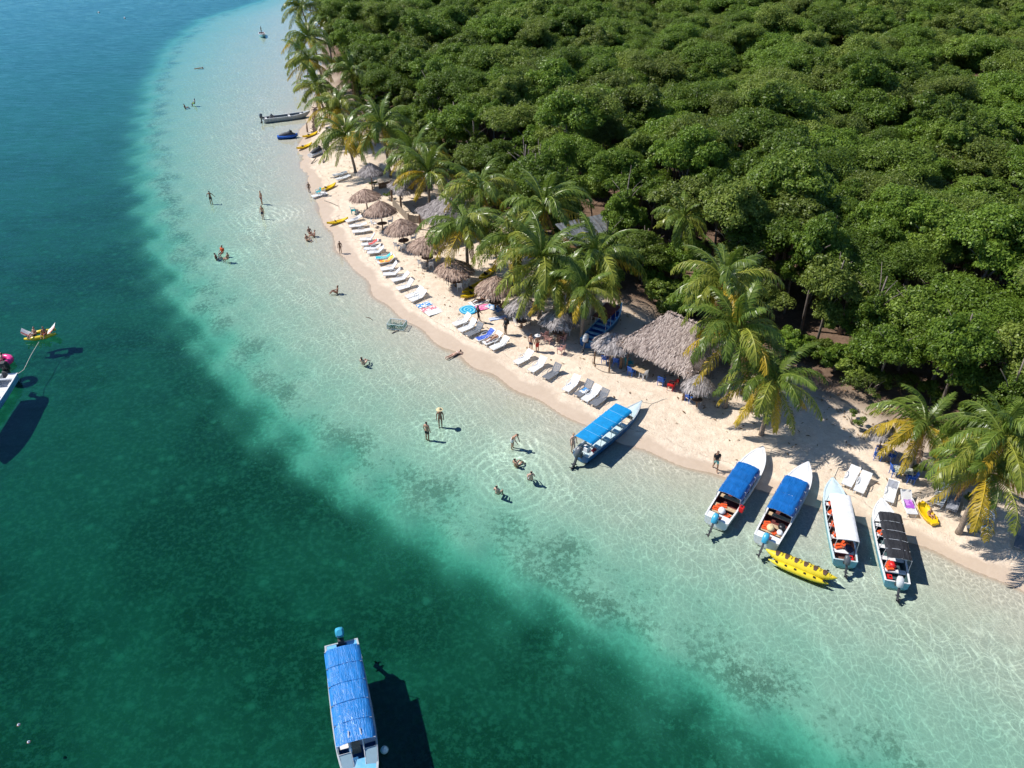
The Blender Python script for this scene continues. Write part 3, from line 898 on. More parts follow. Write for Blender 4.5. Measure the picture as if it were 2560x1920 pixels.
# leaf litter and dark soil below the trees
litter = mix_c(t, n_mid, (0.07, 0.045, 0.03), (0.26, 0.17, 0.115))
land = mix_c(t, sstep(t, math_n(t, 'MULTIPLY_ADD', n_mid, 5.0, sA), -5.0, 4.0), sand_w, litter)
# sea bed: pale sand, weed along the drop-off, weed meadow beyond
bed = mix_c(t, n_mid, (0.52, 0.485, 0.40), (0.64, 0.595, 0.49))
bed = mix_c(t, sstep(t, eA, 0.5, 6.0), bed, mix_c(t, n_mid, (0.17, 0.22, 0.16), (0.29, 0.35, 0.25)))
n_weed = nd(t, 'ShaderNodeTexNoise', i_Vector=pos, i_Scale=0.3, i_Detail=4.0, i_Roughness=0.55).outputs[0]
n_tuft = nd(t, 'ShaderNodeTexNoise', i_Vector=pos, i_Scale=3.0, i_Detail=5.0, i_Roughness=0.74).outputs[0]
en = math_n(t, 'ADD', eA, math_n(t, 'MULTIPLY', math_n(t, 'SUBTRACT', n_weed, 0.5), 3.6))
en2 = math_n(t, 'ADD', en, math_n(t, 'MULTIPLY', math_n(t, 'SUBTRACT', n_tuft, 0.5), 7.0))
band = math_n(t, 'MULTIPLY', sstep(t, en2, -2.4, -0.4), math_n(t, 'SUBTRACT', 1.0, sstep(t, en, 0.2, 2.0)))
band = math_n(t, 'MULTIPLY', band, sstep(t, math_n(t, 'ADD', math_n(t, 'MULTIPLY', n_weed, 0.4), math_n(t, 'MULTIPLY', n_tuft, 0.6)), 0.46, 0.57))
meadow = sstep(t, en2, 0.8, 4.6)
sep = nd(t, 'ShaderNodeSeparateXYZ', i_0=pos)
farw = math_n(t, 'MULTIPLY_ADD', sstep(t, sep.outputs[1], 60.0, 130.0), -0.48, 1.0)
weed = math_n(t, 'MAXIMUM', math_n(t, 'MULTIPLY', band, 0.72), math_n(t, 'MULTIPLY', meadow, farw))
weed = math_n(t, 'MULTIPLY', weed, math_n(t, 'MULTIPLY_ADD', sstep(t, n_tuft, 0.64, 0.44), 0.36, 0.64))
patch = sstep(t, nd(t, 'ShaderNodeTexNoise', i_Vector=pos, i_Scale=0.09, i_Detail=4.0, i_Roughness=0.6).outputs[0], 0.40, 0.60)
weed = math_n(t, 'MULTIPLY', weed, math_n(t, 'MULTIPLY_ADD', patch, 0.24, 0.76))
vo_ = nd(t, 'ShaderNodeTexVoronoi', i_Vector=pos, i_Scale=0.55)
hole = math_n(t, 'SUBTRACT', 1.0, sstep(t, math_n(t, 'ADD', vo_.outputs['Distance'], math_n(t, 'MULTIPLY', n_tuft, 0.9)), 0.50, 0.66))
weed = math_n(t, 'MULTIPLY', weed, math_n(t, 'SUBTRACT', 1.0, math_n(t, 'MULTIPLY', hole, 0.5)))
weedc = mix_c(t, n_fine, (0.016, 0.034, 0.020), (0.060, 0.095, 0.050))
bed = mix_c(t, weed, bed, weedc)
col = mix_c(t, sstep(t, dA, -0.6, 0.0), bed, land)
bs = nd(t, 'ShaderNodeBsdfPrincipled')
bs.inputs['Specular IOR Level'].default_value = 0.25
t.links.new(col, bs.inputs['Base Color'])
t.links.new(math_n(t, 'MULTIPLY_ADD', math_n(t, 'MULTIPLY', wet, sstep(t, dA, -0.1, 0.1)), -0.45, 0.9), bs.inputs['Roughness'])
foot = nd(t, 'ShaderNodeTexNoise', i_Vector=pos, i_Scale=3.6, i_Detail=4.0, i_Roughness=0.6).outputs[0]
bh = math_n(t, 'MULTIPLY', math_n(t, 'ADD', foot, math_n(t, 'MULTIPLY', n_fine, 0.5)), math_n(t, 'MULTIPLY_ADD', wet, -0.85, 1.0))
bp = nd(t, 'ShaderNodeBump', i_Strength=0.9, i_Distance=0.09, i_Height=bh)
t.links.new(bp.outputs[0], bs.inputs['Normal'])
t.links.new(bs.outputs[0], out.inputs[0])
ground = structure(ob('ground', me, m))

# ------------------------------------------------------------------ water: clear body with a wavy skin
wx = axis(-46, 46, 1.0, -900, 900, 1.15)
wy = axis(10, 90, 1.0, -250, 1200, 1.08)
XX, YY = np.meshgrid(wx, wy)
PW = np.column_stack([XX.ravel(), YY.ravel()])
wd, we, wz = fields(PW)
nx, ny = len(wx), len(wy)
I = np.arange(nx * ny).reshape(ny, nx)
quads = np.column_stack([I[:-1, :-1].ravel(), I[:-1, 1:].ravel(), I[1:, 1:].ravel(), I[1:, :-1].ravel()])
border = list(I[0, :]) + list(I[1:, -1]) + list(I[-1, ::-1][1:]) + list(I[::-1, 0][1:-1])
nv = len(PW)
V = np.column_stack([PW, np.zeros(nv)]).tolist() + [[PW[i][0], PW[i][1], -14.0] for i in border]
Fq = quads.tolist()
nb_ = len(border)
for k in range(nb_):
    a, b = border[k], border[(k + 1) % nb_]
    Fq.append([b, a, nv + k, nv + (k + 1) % nb_])
Fq.append([nv + k for k in range(nb_)][::-1])
me = bpy.data.meshes.new('sea')
me.from_pydata(V, [], Fq)
at = me.attributes.new('drop_e', 'FLOAT', 'POINT')
at.data.foreach_set('value', np.concatenate([we, np.zeros(nb_)]).astype(np.float32))
at = me.attributes.new('shore_d', 'FLOAT', 'POINT')
at.data.foreach_set('value', np.concatenate([wd, np.zeros(nb_)]).astype(np.float32))
m, t, out = new_mat('sea_water')
geo = nd(t, 'ShaderNodeNewGeometry')
pos = geo.outputs['Position']
eA = nd(t, 'ShaderNodeAttribute', attribute_name='drop_e').outputs['Fac']
dA = nd(t, 'ShaderNodeAttribute', attribute_name='shore_d').outputs['Fac']
calm = math_n(t, 'SUBTRACT', 1.0, sstep(t, eA, -14.0, 6.0))          # sheltered shallows
mp = nd(t, 'ShaderNodeMapping', i_Vector=pos)
mp.inputs['Rotation'].default_value = (0, 0, R(-14))
mp.inputs['Scale'].default_value = (0.45, 1.5, 1.0)
wn_ = nd(t, 'ShaderNodeTexNoise', i_Vector=mp.outputs[0], i_Scale=0.9, i_Detail=2.0, i_Roughness=0.68)
vs_ = nd(t, 'ShaderNodeVectorMath', operation='SUBTRACT', i_0=wn_.outputs['Color'])
vs_.inputs[1].default_value = (0.5, 0.5, 0.5)
steep = math_n(t, 'MULTIPLY_ADD', calm, -0.06, 0.145)
vk = nd(t, 'ShaderNodeVectorMath', operation='SCALE', i_0=vs_.outputs[0])
t.links.new(steep, vk.inputs['Scale'])
vf = nd(t, 'ShaderNodeVectorMath', operation='MULTIPLY', i_0=vk.outputs[0])
vf.inputs[1].default_value = (0.55, 1.0, 0.0)
va_ = nd(t, 'ShaderNodeVectorMath', operation='ADD', i_0=vf.outputs[0])
va_.inputs[1].default_value = (0, 0, 1)
bp = nd(t, 'ShaderNodeVectorMath', operation='NORMALIZE', i_0=va_.outputs[0])
# ripple rings around bathers, painted as bright caustic lines into the surface tint
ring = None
for (rx, ry, fr, ext) in CAUSTIC_RINGS:
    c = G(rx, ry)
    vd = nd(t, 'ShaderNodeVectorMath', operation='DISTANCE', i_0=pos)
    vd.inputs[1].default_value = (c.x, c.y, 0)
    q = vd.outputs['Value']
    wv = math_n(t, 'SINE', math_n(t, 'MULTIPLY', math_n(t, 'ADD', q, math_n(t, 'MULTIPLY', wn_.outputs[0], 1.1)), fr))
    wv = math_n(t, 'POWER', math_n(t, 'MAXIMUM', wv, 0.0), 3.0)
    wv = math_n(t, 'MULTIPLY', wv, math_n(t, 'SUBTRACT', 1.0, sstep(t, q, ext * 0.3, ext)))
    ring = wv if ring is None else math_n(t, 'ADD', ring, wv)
# caustic light net, painted as bright cell edges into the transparent colour
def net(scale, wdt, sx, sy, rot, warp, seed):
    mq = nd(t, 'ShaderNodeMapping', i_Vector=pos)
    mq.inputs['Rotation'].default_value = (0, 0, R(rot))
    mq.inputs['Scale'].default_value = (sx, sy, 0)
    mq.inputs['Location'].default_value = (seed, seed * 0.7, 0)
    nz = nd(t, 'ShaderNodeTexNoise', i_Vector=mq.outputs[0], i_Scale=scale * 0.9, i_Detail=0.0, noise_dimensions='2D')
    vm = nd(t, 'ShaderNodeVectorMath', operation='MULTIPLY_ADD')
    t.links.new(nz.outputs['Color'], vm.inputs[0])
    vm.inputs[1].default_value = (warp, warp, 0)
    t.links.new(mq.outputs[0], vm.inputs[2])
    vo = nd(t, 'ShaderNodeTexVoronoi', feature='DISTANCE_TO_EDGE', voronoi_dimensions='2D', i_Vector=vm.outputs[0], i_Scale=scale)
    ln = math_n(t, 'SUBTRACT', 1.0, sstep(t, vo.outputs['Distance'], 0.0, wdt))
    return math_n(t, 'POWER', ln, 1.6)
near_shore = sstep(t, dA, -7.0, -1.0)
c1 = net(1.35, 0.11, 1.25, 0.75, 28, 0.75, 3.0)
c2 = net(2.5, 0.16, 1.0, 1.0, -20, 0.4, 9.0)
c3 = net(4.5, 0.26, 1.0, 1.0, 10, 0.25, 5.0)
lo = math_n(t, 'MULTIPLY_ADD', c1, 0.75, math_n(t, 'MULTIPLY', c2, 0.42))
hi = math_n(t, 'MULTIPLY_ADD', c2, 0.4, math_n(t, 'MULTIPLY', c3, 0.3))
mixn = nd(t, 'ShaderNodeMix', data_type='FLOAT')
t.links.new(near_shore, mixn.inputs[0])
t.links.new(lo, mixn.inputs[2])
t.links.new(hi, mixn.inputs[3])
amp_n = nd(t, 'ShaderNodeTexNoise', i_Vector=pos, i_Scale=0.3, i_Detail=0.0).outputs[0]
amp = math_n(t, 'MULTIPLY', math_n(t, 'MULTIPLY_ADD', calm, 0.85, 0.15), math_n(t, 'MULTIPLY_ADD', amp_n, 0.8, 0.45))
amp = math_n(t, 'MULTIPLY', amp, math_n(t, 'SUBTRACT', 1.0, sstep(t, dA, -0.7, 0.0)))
caustic_sum = math_n(t, 'MULTIPLY_ADD', ring, 0.75, mixn.outputs[0])
tint = math_n(t, 'MULTIPLY_ADD', math_n(t, 'MULTIPLY', caustic_sum, amp), 0.52, 0.90)  # painted caustics brighten the transparent colour along net and rings
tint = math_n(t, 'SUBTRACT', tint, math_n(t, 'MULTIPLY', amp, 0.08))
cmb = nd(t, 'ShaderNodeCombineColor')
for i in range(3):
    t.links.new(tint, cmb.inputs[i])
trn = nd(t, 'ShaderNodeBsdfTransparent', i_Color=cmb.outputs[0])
gls = nd(t, 'ShaderNodeBsdfGlossy', i_Roughness=0.06, i_Color=(0.50, 0.86, 1.0, 1), i_Normal=bp.outputs[0])
fr = nd(t, 'ShaderNodeFresnel', i_IOR=1.33, i_Normal=bp.outputs[0])
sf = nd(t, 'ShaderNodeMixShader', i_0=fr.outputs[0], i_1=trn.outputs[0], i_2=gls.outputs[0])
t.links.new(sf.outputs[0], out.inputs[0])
va = nd(t, 'ShaderNodeVolumeAbsorption', i_Color=(0.12, 0.83, 0.76, 1), i_Density=0.66)
t.links.new(va.outputs[0], out.inputs[1])
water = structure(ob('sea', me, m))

# ------------------------------------------------------------------ forest behind the beach
def crown_mesh(name, r, h, zc, n_puff, per, leaf, seed):
    g = np.random.default_rng(seed)
    C, Rr = [], []
    nl = int(g.integers(4, 7))
    lobes = []
    for k in range(nl):                                   # uneven lobes that merge into one crown
        a = 2 * math.pi * (k + g.uniform(-.3, .3)) / nl
        q = r * g.uniform(0.30, 0.72)
        lobes.append((np.array([q * math.cos(a), q * math.sin(a), zc + h * g.uniform(-0.35, 0.40)]), r * g.uniform(0.42, 0.66)))
    lobes.append((np.array([r * g.uniform(-.25, .25), r * g.uniform(-.25, .25), zc + h * g.uniform(0.3, 0.6)]), r * g.uniform(0.45, 0.6)))
    for k in range(n_puff):
        c, lr = lobes[k % len(lobes)]
        v = g.normal(size=3)
        v /= np.linalg.norm(v)
        if v[2] < -0.35:
            v[2] *= -0.6
        C.append(c + v * lr * np.array([1, 1, 0.8 * h / r]) * g.uniform(0.45, 1.0))
        Rr.append(r * (0.10 + 0.22 * g.random() ** 1.6))
    vs, ts = [], []
    per = int(per * 1.35)
    for c, rr in zip(C, Rr):
        q = g.normal(size=(per, 3))
        q /= np.linalg.norm(q, axis=1)[:, None]
        q[:, 2] = np.where(q[:, 2] < -0.25, -q[:, 2], q[:, 2])
        per_ = per
        rad = rr * g.uniform(0.25, 1.25, per) ** 0.6
        cen = np.array(c) + q * rad[:, None] * np.array([1.05, 1.05, 0.85])
        nrm = q * 0.9 + g.normal(size=(per, 3)) * 0.55 + np.array([0, 0, 0.45])
        nrm /= np.linalg.norm(nrm, axis=1)[:, None]
        a = np.cross(nrm, g.normal(size=(per, 3)))
        a /= np.linalg.norm(a, axis=1)[:, None]
        b = np.cross(nrm, a)
        L = leaf * g.uniform(0.55, 1.2, per)[:, None]
        W = L * 0.55
        vs.append(np.stack([cen - a * L * 0.5, cen + b * W * 0.5 + nrm * L * 0.06, cen + a * L * 0.5, cen - b * W * 0.5 + nrm * L * 0.06], 1))
        ts.append(np.clip(g.normal(0.5, 0.24, per) + g.normal(0, 0.1), 0, 1))
    vs = np.concatenate(vs).reshape(-1, 3)
    ts = np.concatenate(ts)
    fc = np.arange(len(vs)).reshape(-1, 4)
    me = np_mesh(name, vs, fc)
    at = me.attributes.new('tint', 'FLOAT', 'FACE')
    at.data.foreach_set('value', ts.astype(np.float32))
    me.materials.append(M['leaf'])
    return me

def trunk_mesh(name, h, seed, r0=0.10):
    g = random.Random(seed)
    b = MB()
    top = Vector((g.uniform(-.4, .4), g.uniform(-.4, .4), h))
    pts = [Vector((0, 0, -0.3)), Vector((g.uniform(-.15, .15), g.uniform(-.15, .15), h * 0.4)), top * 0.75, top]
    b.tube(pts, [r0 * 1.3, r0, r0 * 0.8, r0 * 0.45], 7)
    for k in range(5):
        a = 2 * math.pi * (k + g.random() * 0.6) / 5
        z = h * g.uniform(0.45, 0.7)
        s = Vector((top.x * z / h, top.y * z / h, z))
        e = s + Vector((math.cos(a) * 1.7, math.sin(a) * 1.7, g.uniform(1.4, 2.4)))
        b.tube([s, s.lerp(e, 0.5) + Vector((0, 0, 0.25)), e], [r0 * 0.5, r0 * 0.35, r0 * 0.15], 5)
    me = b.mesh(name, True)
    me.materials.append(M['bark'])
    return me

CROWNS = [crown_mesh('crown', g[0], g[1], g[2], g[3], g[4], g[5], 100 + i) for i, g in enumerate([
    (2.7, 2.1, 5.9, 110, 190, 0.22), (3.1, 2.3, 5.8, 130, 180, 0.21), (2.5, 2.5, 6.0, 105, 190, 0.23), (3.4, 2.0, 5.4, 135, 180, 0.20),
    (2.6, 2.7, 5.7, 110, 190, 0.19), (2.9, 1.8, 6.4, 100, 190, 0.25), (2.2, 2.3, 5.0, 90, 190, 0.21), (3.0, 2.6, 6.3, 125, 180, 0.18)])]
EDGE_CROWNS = [crown_mesh('crown', g[0], g[1], g[2], g[3], g[4], g[5], 150 + i) for i, g in enumerate([
    (2.5, 3.4, 3.5, 125, 190, 0.22), (2.9, 3.2, 3.3, 130, 185, 0.23), (2.3, 2.8, 2.7, 100, 190, 0.20)])]
TRUNKS = [trunk_mesh('trunk', 6.2, 50 + i) for i in range(4)]

pts = []
cell = {}
g = random.Random(5)
MINS = 2.9
tries = 0
while tries < 75000:
    tries += 1
    y = 30 + 190 * g.random() ** 1.0
    hw = 0.70 * y + 18
    x = -60 + (hw + 60) * g.random()
    ky = (int(x // MINS), int(y // MINS))
    okk = True
    for a in (-1, 0, 1):
        for b in (-1, 0, 1):
            for q in cell.get((ky[0] + a, ky[1] + b), ()):
                if (q[0] - x) ** 2 + (q[1] - y) ** 2 < MINS ** 2:
                    okk = False
    if okk:
        cell.setdefault(ky, []).append((x, y))
        pts.append((x, y))
pa = np.array(pts)
ok = inside(pa, forest_poly)
pa = pa[ok]
ed = seg_dist(pa, forest_edge)
keep = np.ones(len(pa), bool)
for i, (x, y) in enumerate(pa):                      # small clearings at the hut and the shaded boat
    for (qx, qy, rr) in CLEAR:
        c = G(qx, qy)
        if math.hypot(c.x - x, c.y - y) < rr:
            keep[i] = False
pa, ed = pa[keep], ed[keep]
order = np.argsort(np.hypot(pa[:, 0], pa[:, 1]))
pa, ed = pa[order], ed[order]
print('forest trees', len(pa))
for i in range(min(300, len(pa))):
    x, y = pa[i]
    s = g.choice([g.uniform(0.7, 0.95), g.uniform(0.9, 1.2), g.uniform(1.05, 1.35)]) * (0.9 if ed[i] < 3 else 1.0)
    tr = thing('mangrove_tree', 'leafy broadleaf tree of the dense green forest behind the beach', 'tree', (x, y, gz(x, y)), g.uniform(0, 6.28),
               'trees of the forest behind the beach', (s * g.uniform(0.85, 1.2), s * g.uniform(0.85, 1.2), s * g.uniform(0.78, 1.25)))
    ob('crown', g.choice(EDGE_CROWNS) if ed[i] < 5.0 and g.random() < 0.9 else CROWNS[g.randrange(len(CROWNS))], M['leaf'], tr)
    ob('trunk', TRUNKS[g.randrange(len(TRUNKS))], M['bark'], tr)

far = pa[300:]
me = bpy.data.meshes.new('forest_canopy')
me.from_pydata([(x, y, 0.5) for x, y in far], [], [])
for nme, lo_, hi_ in (('rot', 0, 6.28), ('siz', 0.75, 1.4), ('pick', 0, 10.999)):
    at = me.attributes.new(nme, 'FLOAT', 'POINT')
    at.data.foreach_set('value', rng.uniform(lo_, hi_, len(far)).astype(np.float32))
fo = ob('forest_canopy', me)
tag(fo, 'distant part of the green forest canopy along the top edge', 'forest')
fo['kind'] = 'stuff'
# crown shapes shared with the near trees
crown_objs = {}
for o in list(COL.objects):
    if o.type == 'MESH' and (o.data in CROWNS or o.data in EDGE_CROWNS) and o.data.name not in crown_objs:
        crown_objs[o.data.name] = o
ng = bpy.data.node_groups.new('scatter_crowns', 'GeometryNodeTree')
ng.interface.new_socket('Geometry', in_out='INPUT', socket_type='NodeSocketGeometry')
ng.interface.new_socket('Geometry', in_out='OUTPUT', socket_type='NodeSocketGeometry')
gi = ng.nodes.new('NodeGroupInput')
go = ng.nodes.new('NodeGroupOutput')
jn = ng.nodes.new('GeometryNodeJoinGeometry')
for o in crown_objs.values():
    oi = ng.nodes.new('GeometryNodeObjectInfo')
    oi.inputs['Object'].default_value = o
    oi.inputs['As Instance'].default_value = True
    ng.links.new(oi.outputs['Geometry'], jn.inputs[0])
iop = ng.nodes.new('GeometryNodeInstanceOnPoints')
iop.inputs['Pick Instance'].default_value = True
ng.links.new(gi.outputs[0], iop.inputs['Points'])
ng.links.new(jn.outputs[0], iop.inputs['Instance'])
def named(n_):
    q = ng.nodes.new('GeometryNodeInputNamedAttribute')
    q.data_type = 'FLOAT'
    q.inputs['Name'].default_value = n_
    return q.outputs['Attribute']
fi = ng.nodes.new('FunctionNodeFloatToInt')
fi.rounding_mode = 'FLOOR'
ng.links.new(named('pick'), fi.inputs[0])
ng.links.new(fi.outputs[0], iop.inputs['Instance Index'])
cx = ng.nodes.new('ShaderNodeCombineXYZ')
ng.links.new(named('rot'), cx.inputs[2])
ng.links.new(cx.outputs[0], iop.inputs['Rotation'])
ng.links.new(named('siz'), iop.inputs['Scale'])
ng.links.new(iop.outputs[0], go.inputs[0])
md = fo.modifiers.new('scatter', 'NODES')
md.node_group = ng

# ------------------------------------------------------------------ coconut palms
def frond_mesh(name, L, th0, bend, leafl, seed, droop=0.9, n=40):
    """one feather leaf along +x: curved rib and two rows of hanging leaflets"""
    g = random.Random(seed)
    b = MB()
    N_ = 14
    pts = [Vector((0, 0, 0))]
    ang = th0
    tang = []
    side = g.uniform(-0.25, 0.25)
    for i in range(N_):
        s = i / N_
        a = th0 - bend * s ** 1.25
        d = Vector((math.cos(a), side * s * 0.5, math.sin(a))).normalized()
        tang.append(d)
        pts.append(pts[-1] + d * L / N_)
    tang.append(tang[-1])
    b.tube(pts, [0.05 * (1 - 0.85 * i / N_) + 0.006 for i in range(N_ + 1)], 4)
    nr = len(b.f)
    b.t = [0.95] * nr
    for k in range(n):
        s = 0.12 + 0.88 * (k + 0.5) / n
        i = min(int(s * N_), N_ - 1)
        fr_ = s * N_ - i
        p = pts[i].lerp(pts[i + 1], fr_)
        tg = tang[i].lerp(tang[i + 1], fr_).normalized()
        sd = Vector((0, 0, 1)).cross(tg)
        sd = sd.normalized() if sd.length > 1e-3 else Vector((0, 1, 0))
        up = tg.cross(sd)
        prof = (math.sin(math.pi * min(1, (s + 0.06) * 0.9)) ** 0.6) * leafl
        for sg in (-1, 1):
            l = prof * g.uniform(0.8, 1.2)
            f = 0.35 + 0.5 * s
            dv = (sd * sg * (1 - 0.35 * s) + tg * f - up * droop * g.uniform(0.0, 0.75)).normalized()
            d2 = (dv * 0.6 - Vector((0, 0, 1)) * (0.75 * droop + g.uniform(0, 0.4)) + tg * 0.2).normalized()
            wv = tg.cross(dv).cross(dv).normalized() * 0.027
            m1 = p + dv * l * 0.55
            e = m1 + d2 * l * 0.5
            b.add([p - wv, p + wv, m1 + wv * 1.2, m1 - wv * 1.2, e + wv * 0.25, e - wv * 0.25],
                  [(0, 1, 2, 3), (3, 2, 4, 5)], max(0, min(1, g.gauss(0.45, 0.2))))
    return b.mesh(name)

def frond_set(specs, s0):
    g = random.Random(s0)
    return [frond_mesh('frond', L_ * g.uniform(.9, 1.1), R(th + g.uniform(-6, 6)), R(bd + g.uniform(-14, 14)), ll * g.uniform(.9, 1.1), s0 + i, dr, nn)
            for i, (L_, th, bd, ll, dr, nn) in enumerate(specs)]
FR = {
    'up': frond_set([(3.4, 80, 55, .62, .3, 40), (3.7, 66, 72, .68, .4, 42), (3.5, 72, 90, .64, .5, 36)], 10),
    'mid': frond_set([(4.2, 55, 108, .80, .7, 42), (4.3, 44, 100, .82, .8, 40), (4.0, 58, 125, .75, .7, 38), (4.4, 48, 118, .84, .9, 44), (3.8, 38, 92, .78, .8, 34)], 20),
    'out': frond_set([(4.3, 24, 92, .82, .9, 42), (4.1, 12, 82, .80, .9, 40), (4.4, 18, 102, .84, 1.0, 36), (3.9, 28, 112, .76, 1.0, 38)], 30),
    'low': frond_set([(3.9, -15, 58, .72, 1.0, 38), (3.6, -32, 48, .66, 1.1, 34), (3.8, -8, 75, .70, 1.1, 30)], 40),
    'dead': frond_set([(3.0, -55, 30, .50, 1.2, 26), (2.8, -65, 22, .42, 1.3, 20)], 50),
}

def palm(px, py, h, label, size=1.0, yellow=0.3, lean=(0.0, 0.0), seed=0, dead=1, low=None):
    g = random.Random(seed + 900)
    c = G(px, py, h + 0.45)
    bx, by = c.x - lean[0], c.y - lean[1]
    z0 = gz(bx, by)
    root = thing('coconut_palm', label, 'palm tree', (bx, by, z0), 0, 'coconut palms along the beach')
    top = Vector((lean[0], lean[1], h - z0))
    b = MB()
    mid = Vector((lean[0] * 0.3, lean[1] * 0.3, top.z * 0.5))
    P_ = []
    for i in range(9):
        q = i / 8
        P_.append((1 - q) ** 2 * Vector((0, 0, -0.3)) + 2 * q * (1 - q) * mid + q * q * top)
    b.tube(P_, [0.19 - 0.07 * (i / 8) + (0.07 if i == 0 else 0) for i in range(9)], 8)
    ob('trunk', b.mesh('trunk', True), M['palm_bark'], root)
    plan = ['up'] * g.randint(3, 6) + ['mid'] * g.randint(8, 12) + ['out'] * g.randint(7, 10) + ['low'] * (g.randint(4, 8) if low is None else low) + ['dead'] * dead
    az = g.uniform(0, 6.28)
    tl, ta = g.uniform(0.05, 0.28), g.uniform(0, 6.28)          # the whole crown leans a little
    for i, kd in enumerate(plan):
        az += 2.39996 + g.uniform(-0.2, 0.2)
        me = g.choice(FR[kd])
        if kd == 'dead':
            mt = M['frond_dead']
        elif kd == 'low':
            mt = M['frond_yellow'] if g.random() < min(0.25, yellow * 2) + yellow * 0.8 else M['frond_lime']
        elif kd == 'out':
            mt = M['frond_yellow'] if g.random() < yellow * 0.35 else g.choice([M['frond_lime'], M['frond_lime'], M['frond_green']])
        elif kd == 'mid':
            mt = g.choice([M['frond_green'], M['frond_green'], M['frond_lime']])
        else:
            mt = M['frond_green']
        o = ob('frond', me, mt, root, top, 0, size * g.uniform(1.05, 1.3))
        o.rotation_euler = (g.uniform(-0.3, 0.3), g.uniform(-0.15, 0.15) + tl * math.cos(az - ta), az + g.uniform(-.2, .2))
    for k in range(5):
        a = g.uniform(0, 6.28)
        bb = MB().lathe([(0.01, -0.13), (0.08, -0.09), (0.11, 0), (0.08, 0.09), (0.01, 0.13)], 7)
        ob('coconut', NUT, M['coconut'], root, top + Vector((0.24 * math.cos(a), 0.24 * math.sin(a), -0.22 - 0.1 * g.random())))
    return root
NUT = MB().lathe([(0.01, -0.13), (0.08, -0.09), (0.11, 0), (0.08, 0.09), (0.01, 0.13)], 7).mesh('coconut', True)

for i, a in enumerate(PALMS):
    palm(a[0], a[1], a[2], a[3], seed=i * 7 + 1, **(a[4] if len(a) > 4 else {}))

# broad-leaved shrubs at the forest edge
def shrub(px, py, r, h, label, seed, mat='bush_leaf', leaf=0.16, n=9, per=110):
    p = on_ground(px, py)
    root = thing('shrub', label, 'shrub', p, 0, 'shrubs at the forest edge')
    me = crown_mesh('foliage', r, h * 0.5, h * 0.55, n, per, leaf, seed)
    me.materials.clear()
    ob('foliage', me, M[mat], root)
    b = MB()
    g = random.Random(seed)
    for k in range(5):
        a = g.uniform(0, 6.28)
        b.tube([(0, 0, -0.1), (math.cos(a) * r * 0.3, math.sin(a) * r * 0.3, h * 0.45), (math.cos(a) * r * 0.6, math.sin(a) * r * 0.6, h * 0.8)], [0.04, 0.03, 0.012], 5)
    ob('stem', b.mesh('stem', True), M['bark'], root)
for i, s_ in enumerate(SHRUBS):
    shrub(*s_[:5], seed=700 + i, **(s_[5] if len(s_) > 5 else {}))

# ------------------------------------------------------------------ boats
BLUNT = 2.5
def hull_profile(s, L, B, H):
    if s < 0.5:
        hb = B / 2 * (0.87 + 0.13 * math.sin(min(s / 0.5, 1) * math.pi / 2))
    else:
        hb = B / 2 * max(0.03, 1 - ((s - 0.5) / 0.5) ** BLUNT)
    zg = H * (1 + 0.5 * max(0, s - 0.45) ** 2 / 0.3)
    kz = -0.18 + (zg + 0.18) * max(0, (s - 0.68) / 0.32) ** 2.6 * 0.8
    return hb, zg, kz

def outboard(parent, x, z, cowl, tilt=0.0, s=1.0, name='outboard_motor'):
    """motor on the transom: cowling, leg with bracket, propeller"""
    mt = ob(name, MB().box((0.02, 0, -0.05), (0.16, 0.26, 0.36)).mesh('bracket'), M['dark_grey'], parent, (x, 0, z), 0, s)
    b = MB()
    prof = [(-0.30, .16, .12, .02), (-0.26, .20, .16, .0), (0.0, .22, .19, 0), (0.22, .19, .17, .02), (0.32, .12, .11, .04)]
    rows = []
    for zz, ax, ay, ox in prof:
        rows.append([(ox + ax * math.copysign(abs(math.cos(q)) ** .6, math.cos(q)), ay * math.copysign(abs(math.sin(q)) ** .6, math.sin(q)), zz)
                     for q in [2 * math.pi * k / 12 for k in range(12)]])
    b.grid(rows, True)
    b.add([rows[-1][k] for k in range(12)], [tuple(range(12))])
    T = Matrix.Translation((-0.22, 0, 0.30)) @ Matrix.Rotation(tilt, 4, 'Y')
    b.v = [tuple(T @ Vector(v)) for v in b.v]
    ob('cowling', b.mesh('cowling', True), M[cowl], mt)
    b = MB()
    b.box((0, 0, -0.55), (.17, .10, .62), taper=1.0)
    b.box((-.02, 0, -.95), (.30, .07, .30), taper=.7)
    b.box((-.05, 0, -.80), (.40, .22, .03))
    b.tube([(.12, 0, -1.02), (-.22, 0, -1.02)], [.03, .055], 6)
    b.v = [tuple(T @ Vector(v)) for v in b.v]
    ob('motor_leg', b.mesh('motor_leg'), M['dark_grey'], mt)
    b = MB()
    for k in range(3):
        a = 2 * math.pi * k / 3
        b.box((-.25, .07 * math.cos(a), -1.02 + .07 * math.sin(a)), (.02, .13, .08), 0, .4, a)
    b.v = [tuple(T @ Vector(v)) for v in b.v]
    ob('propeller', b.mesh('propeller'), M['black'], mt)
    return mt

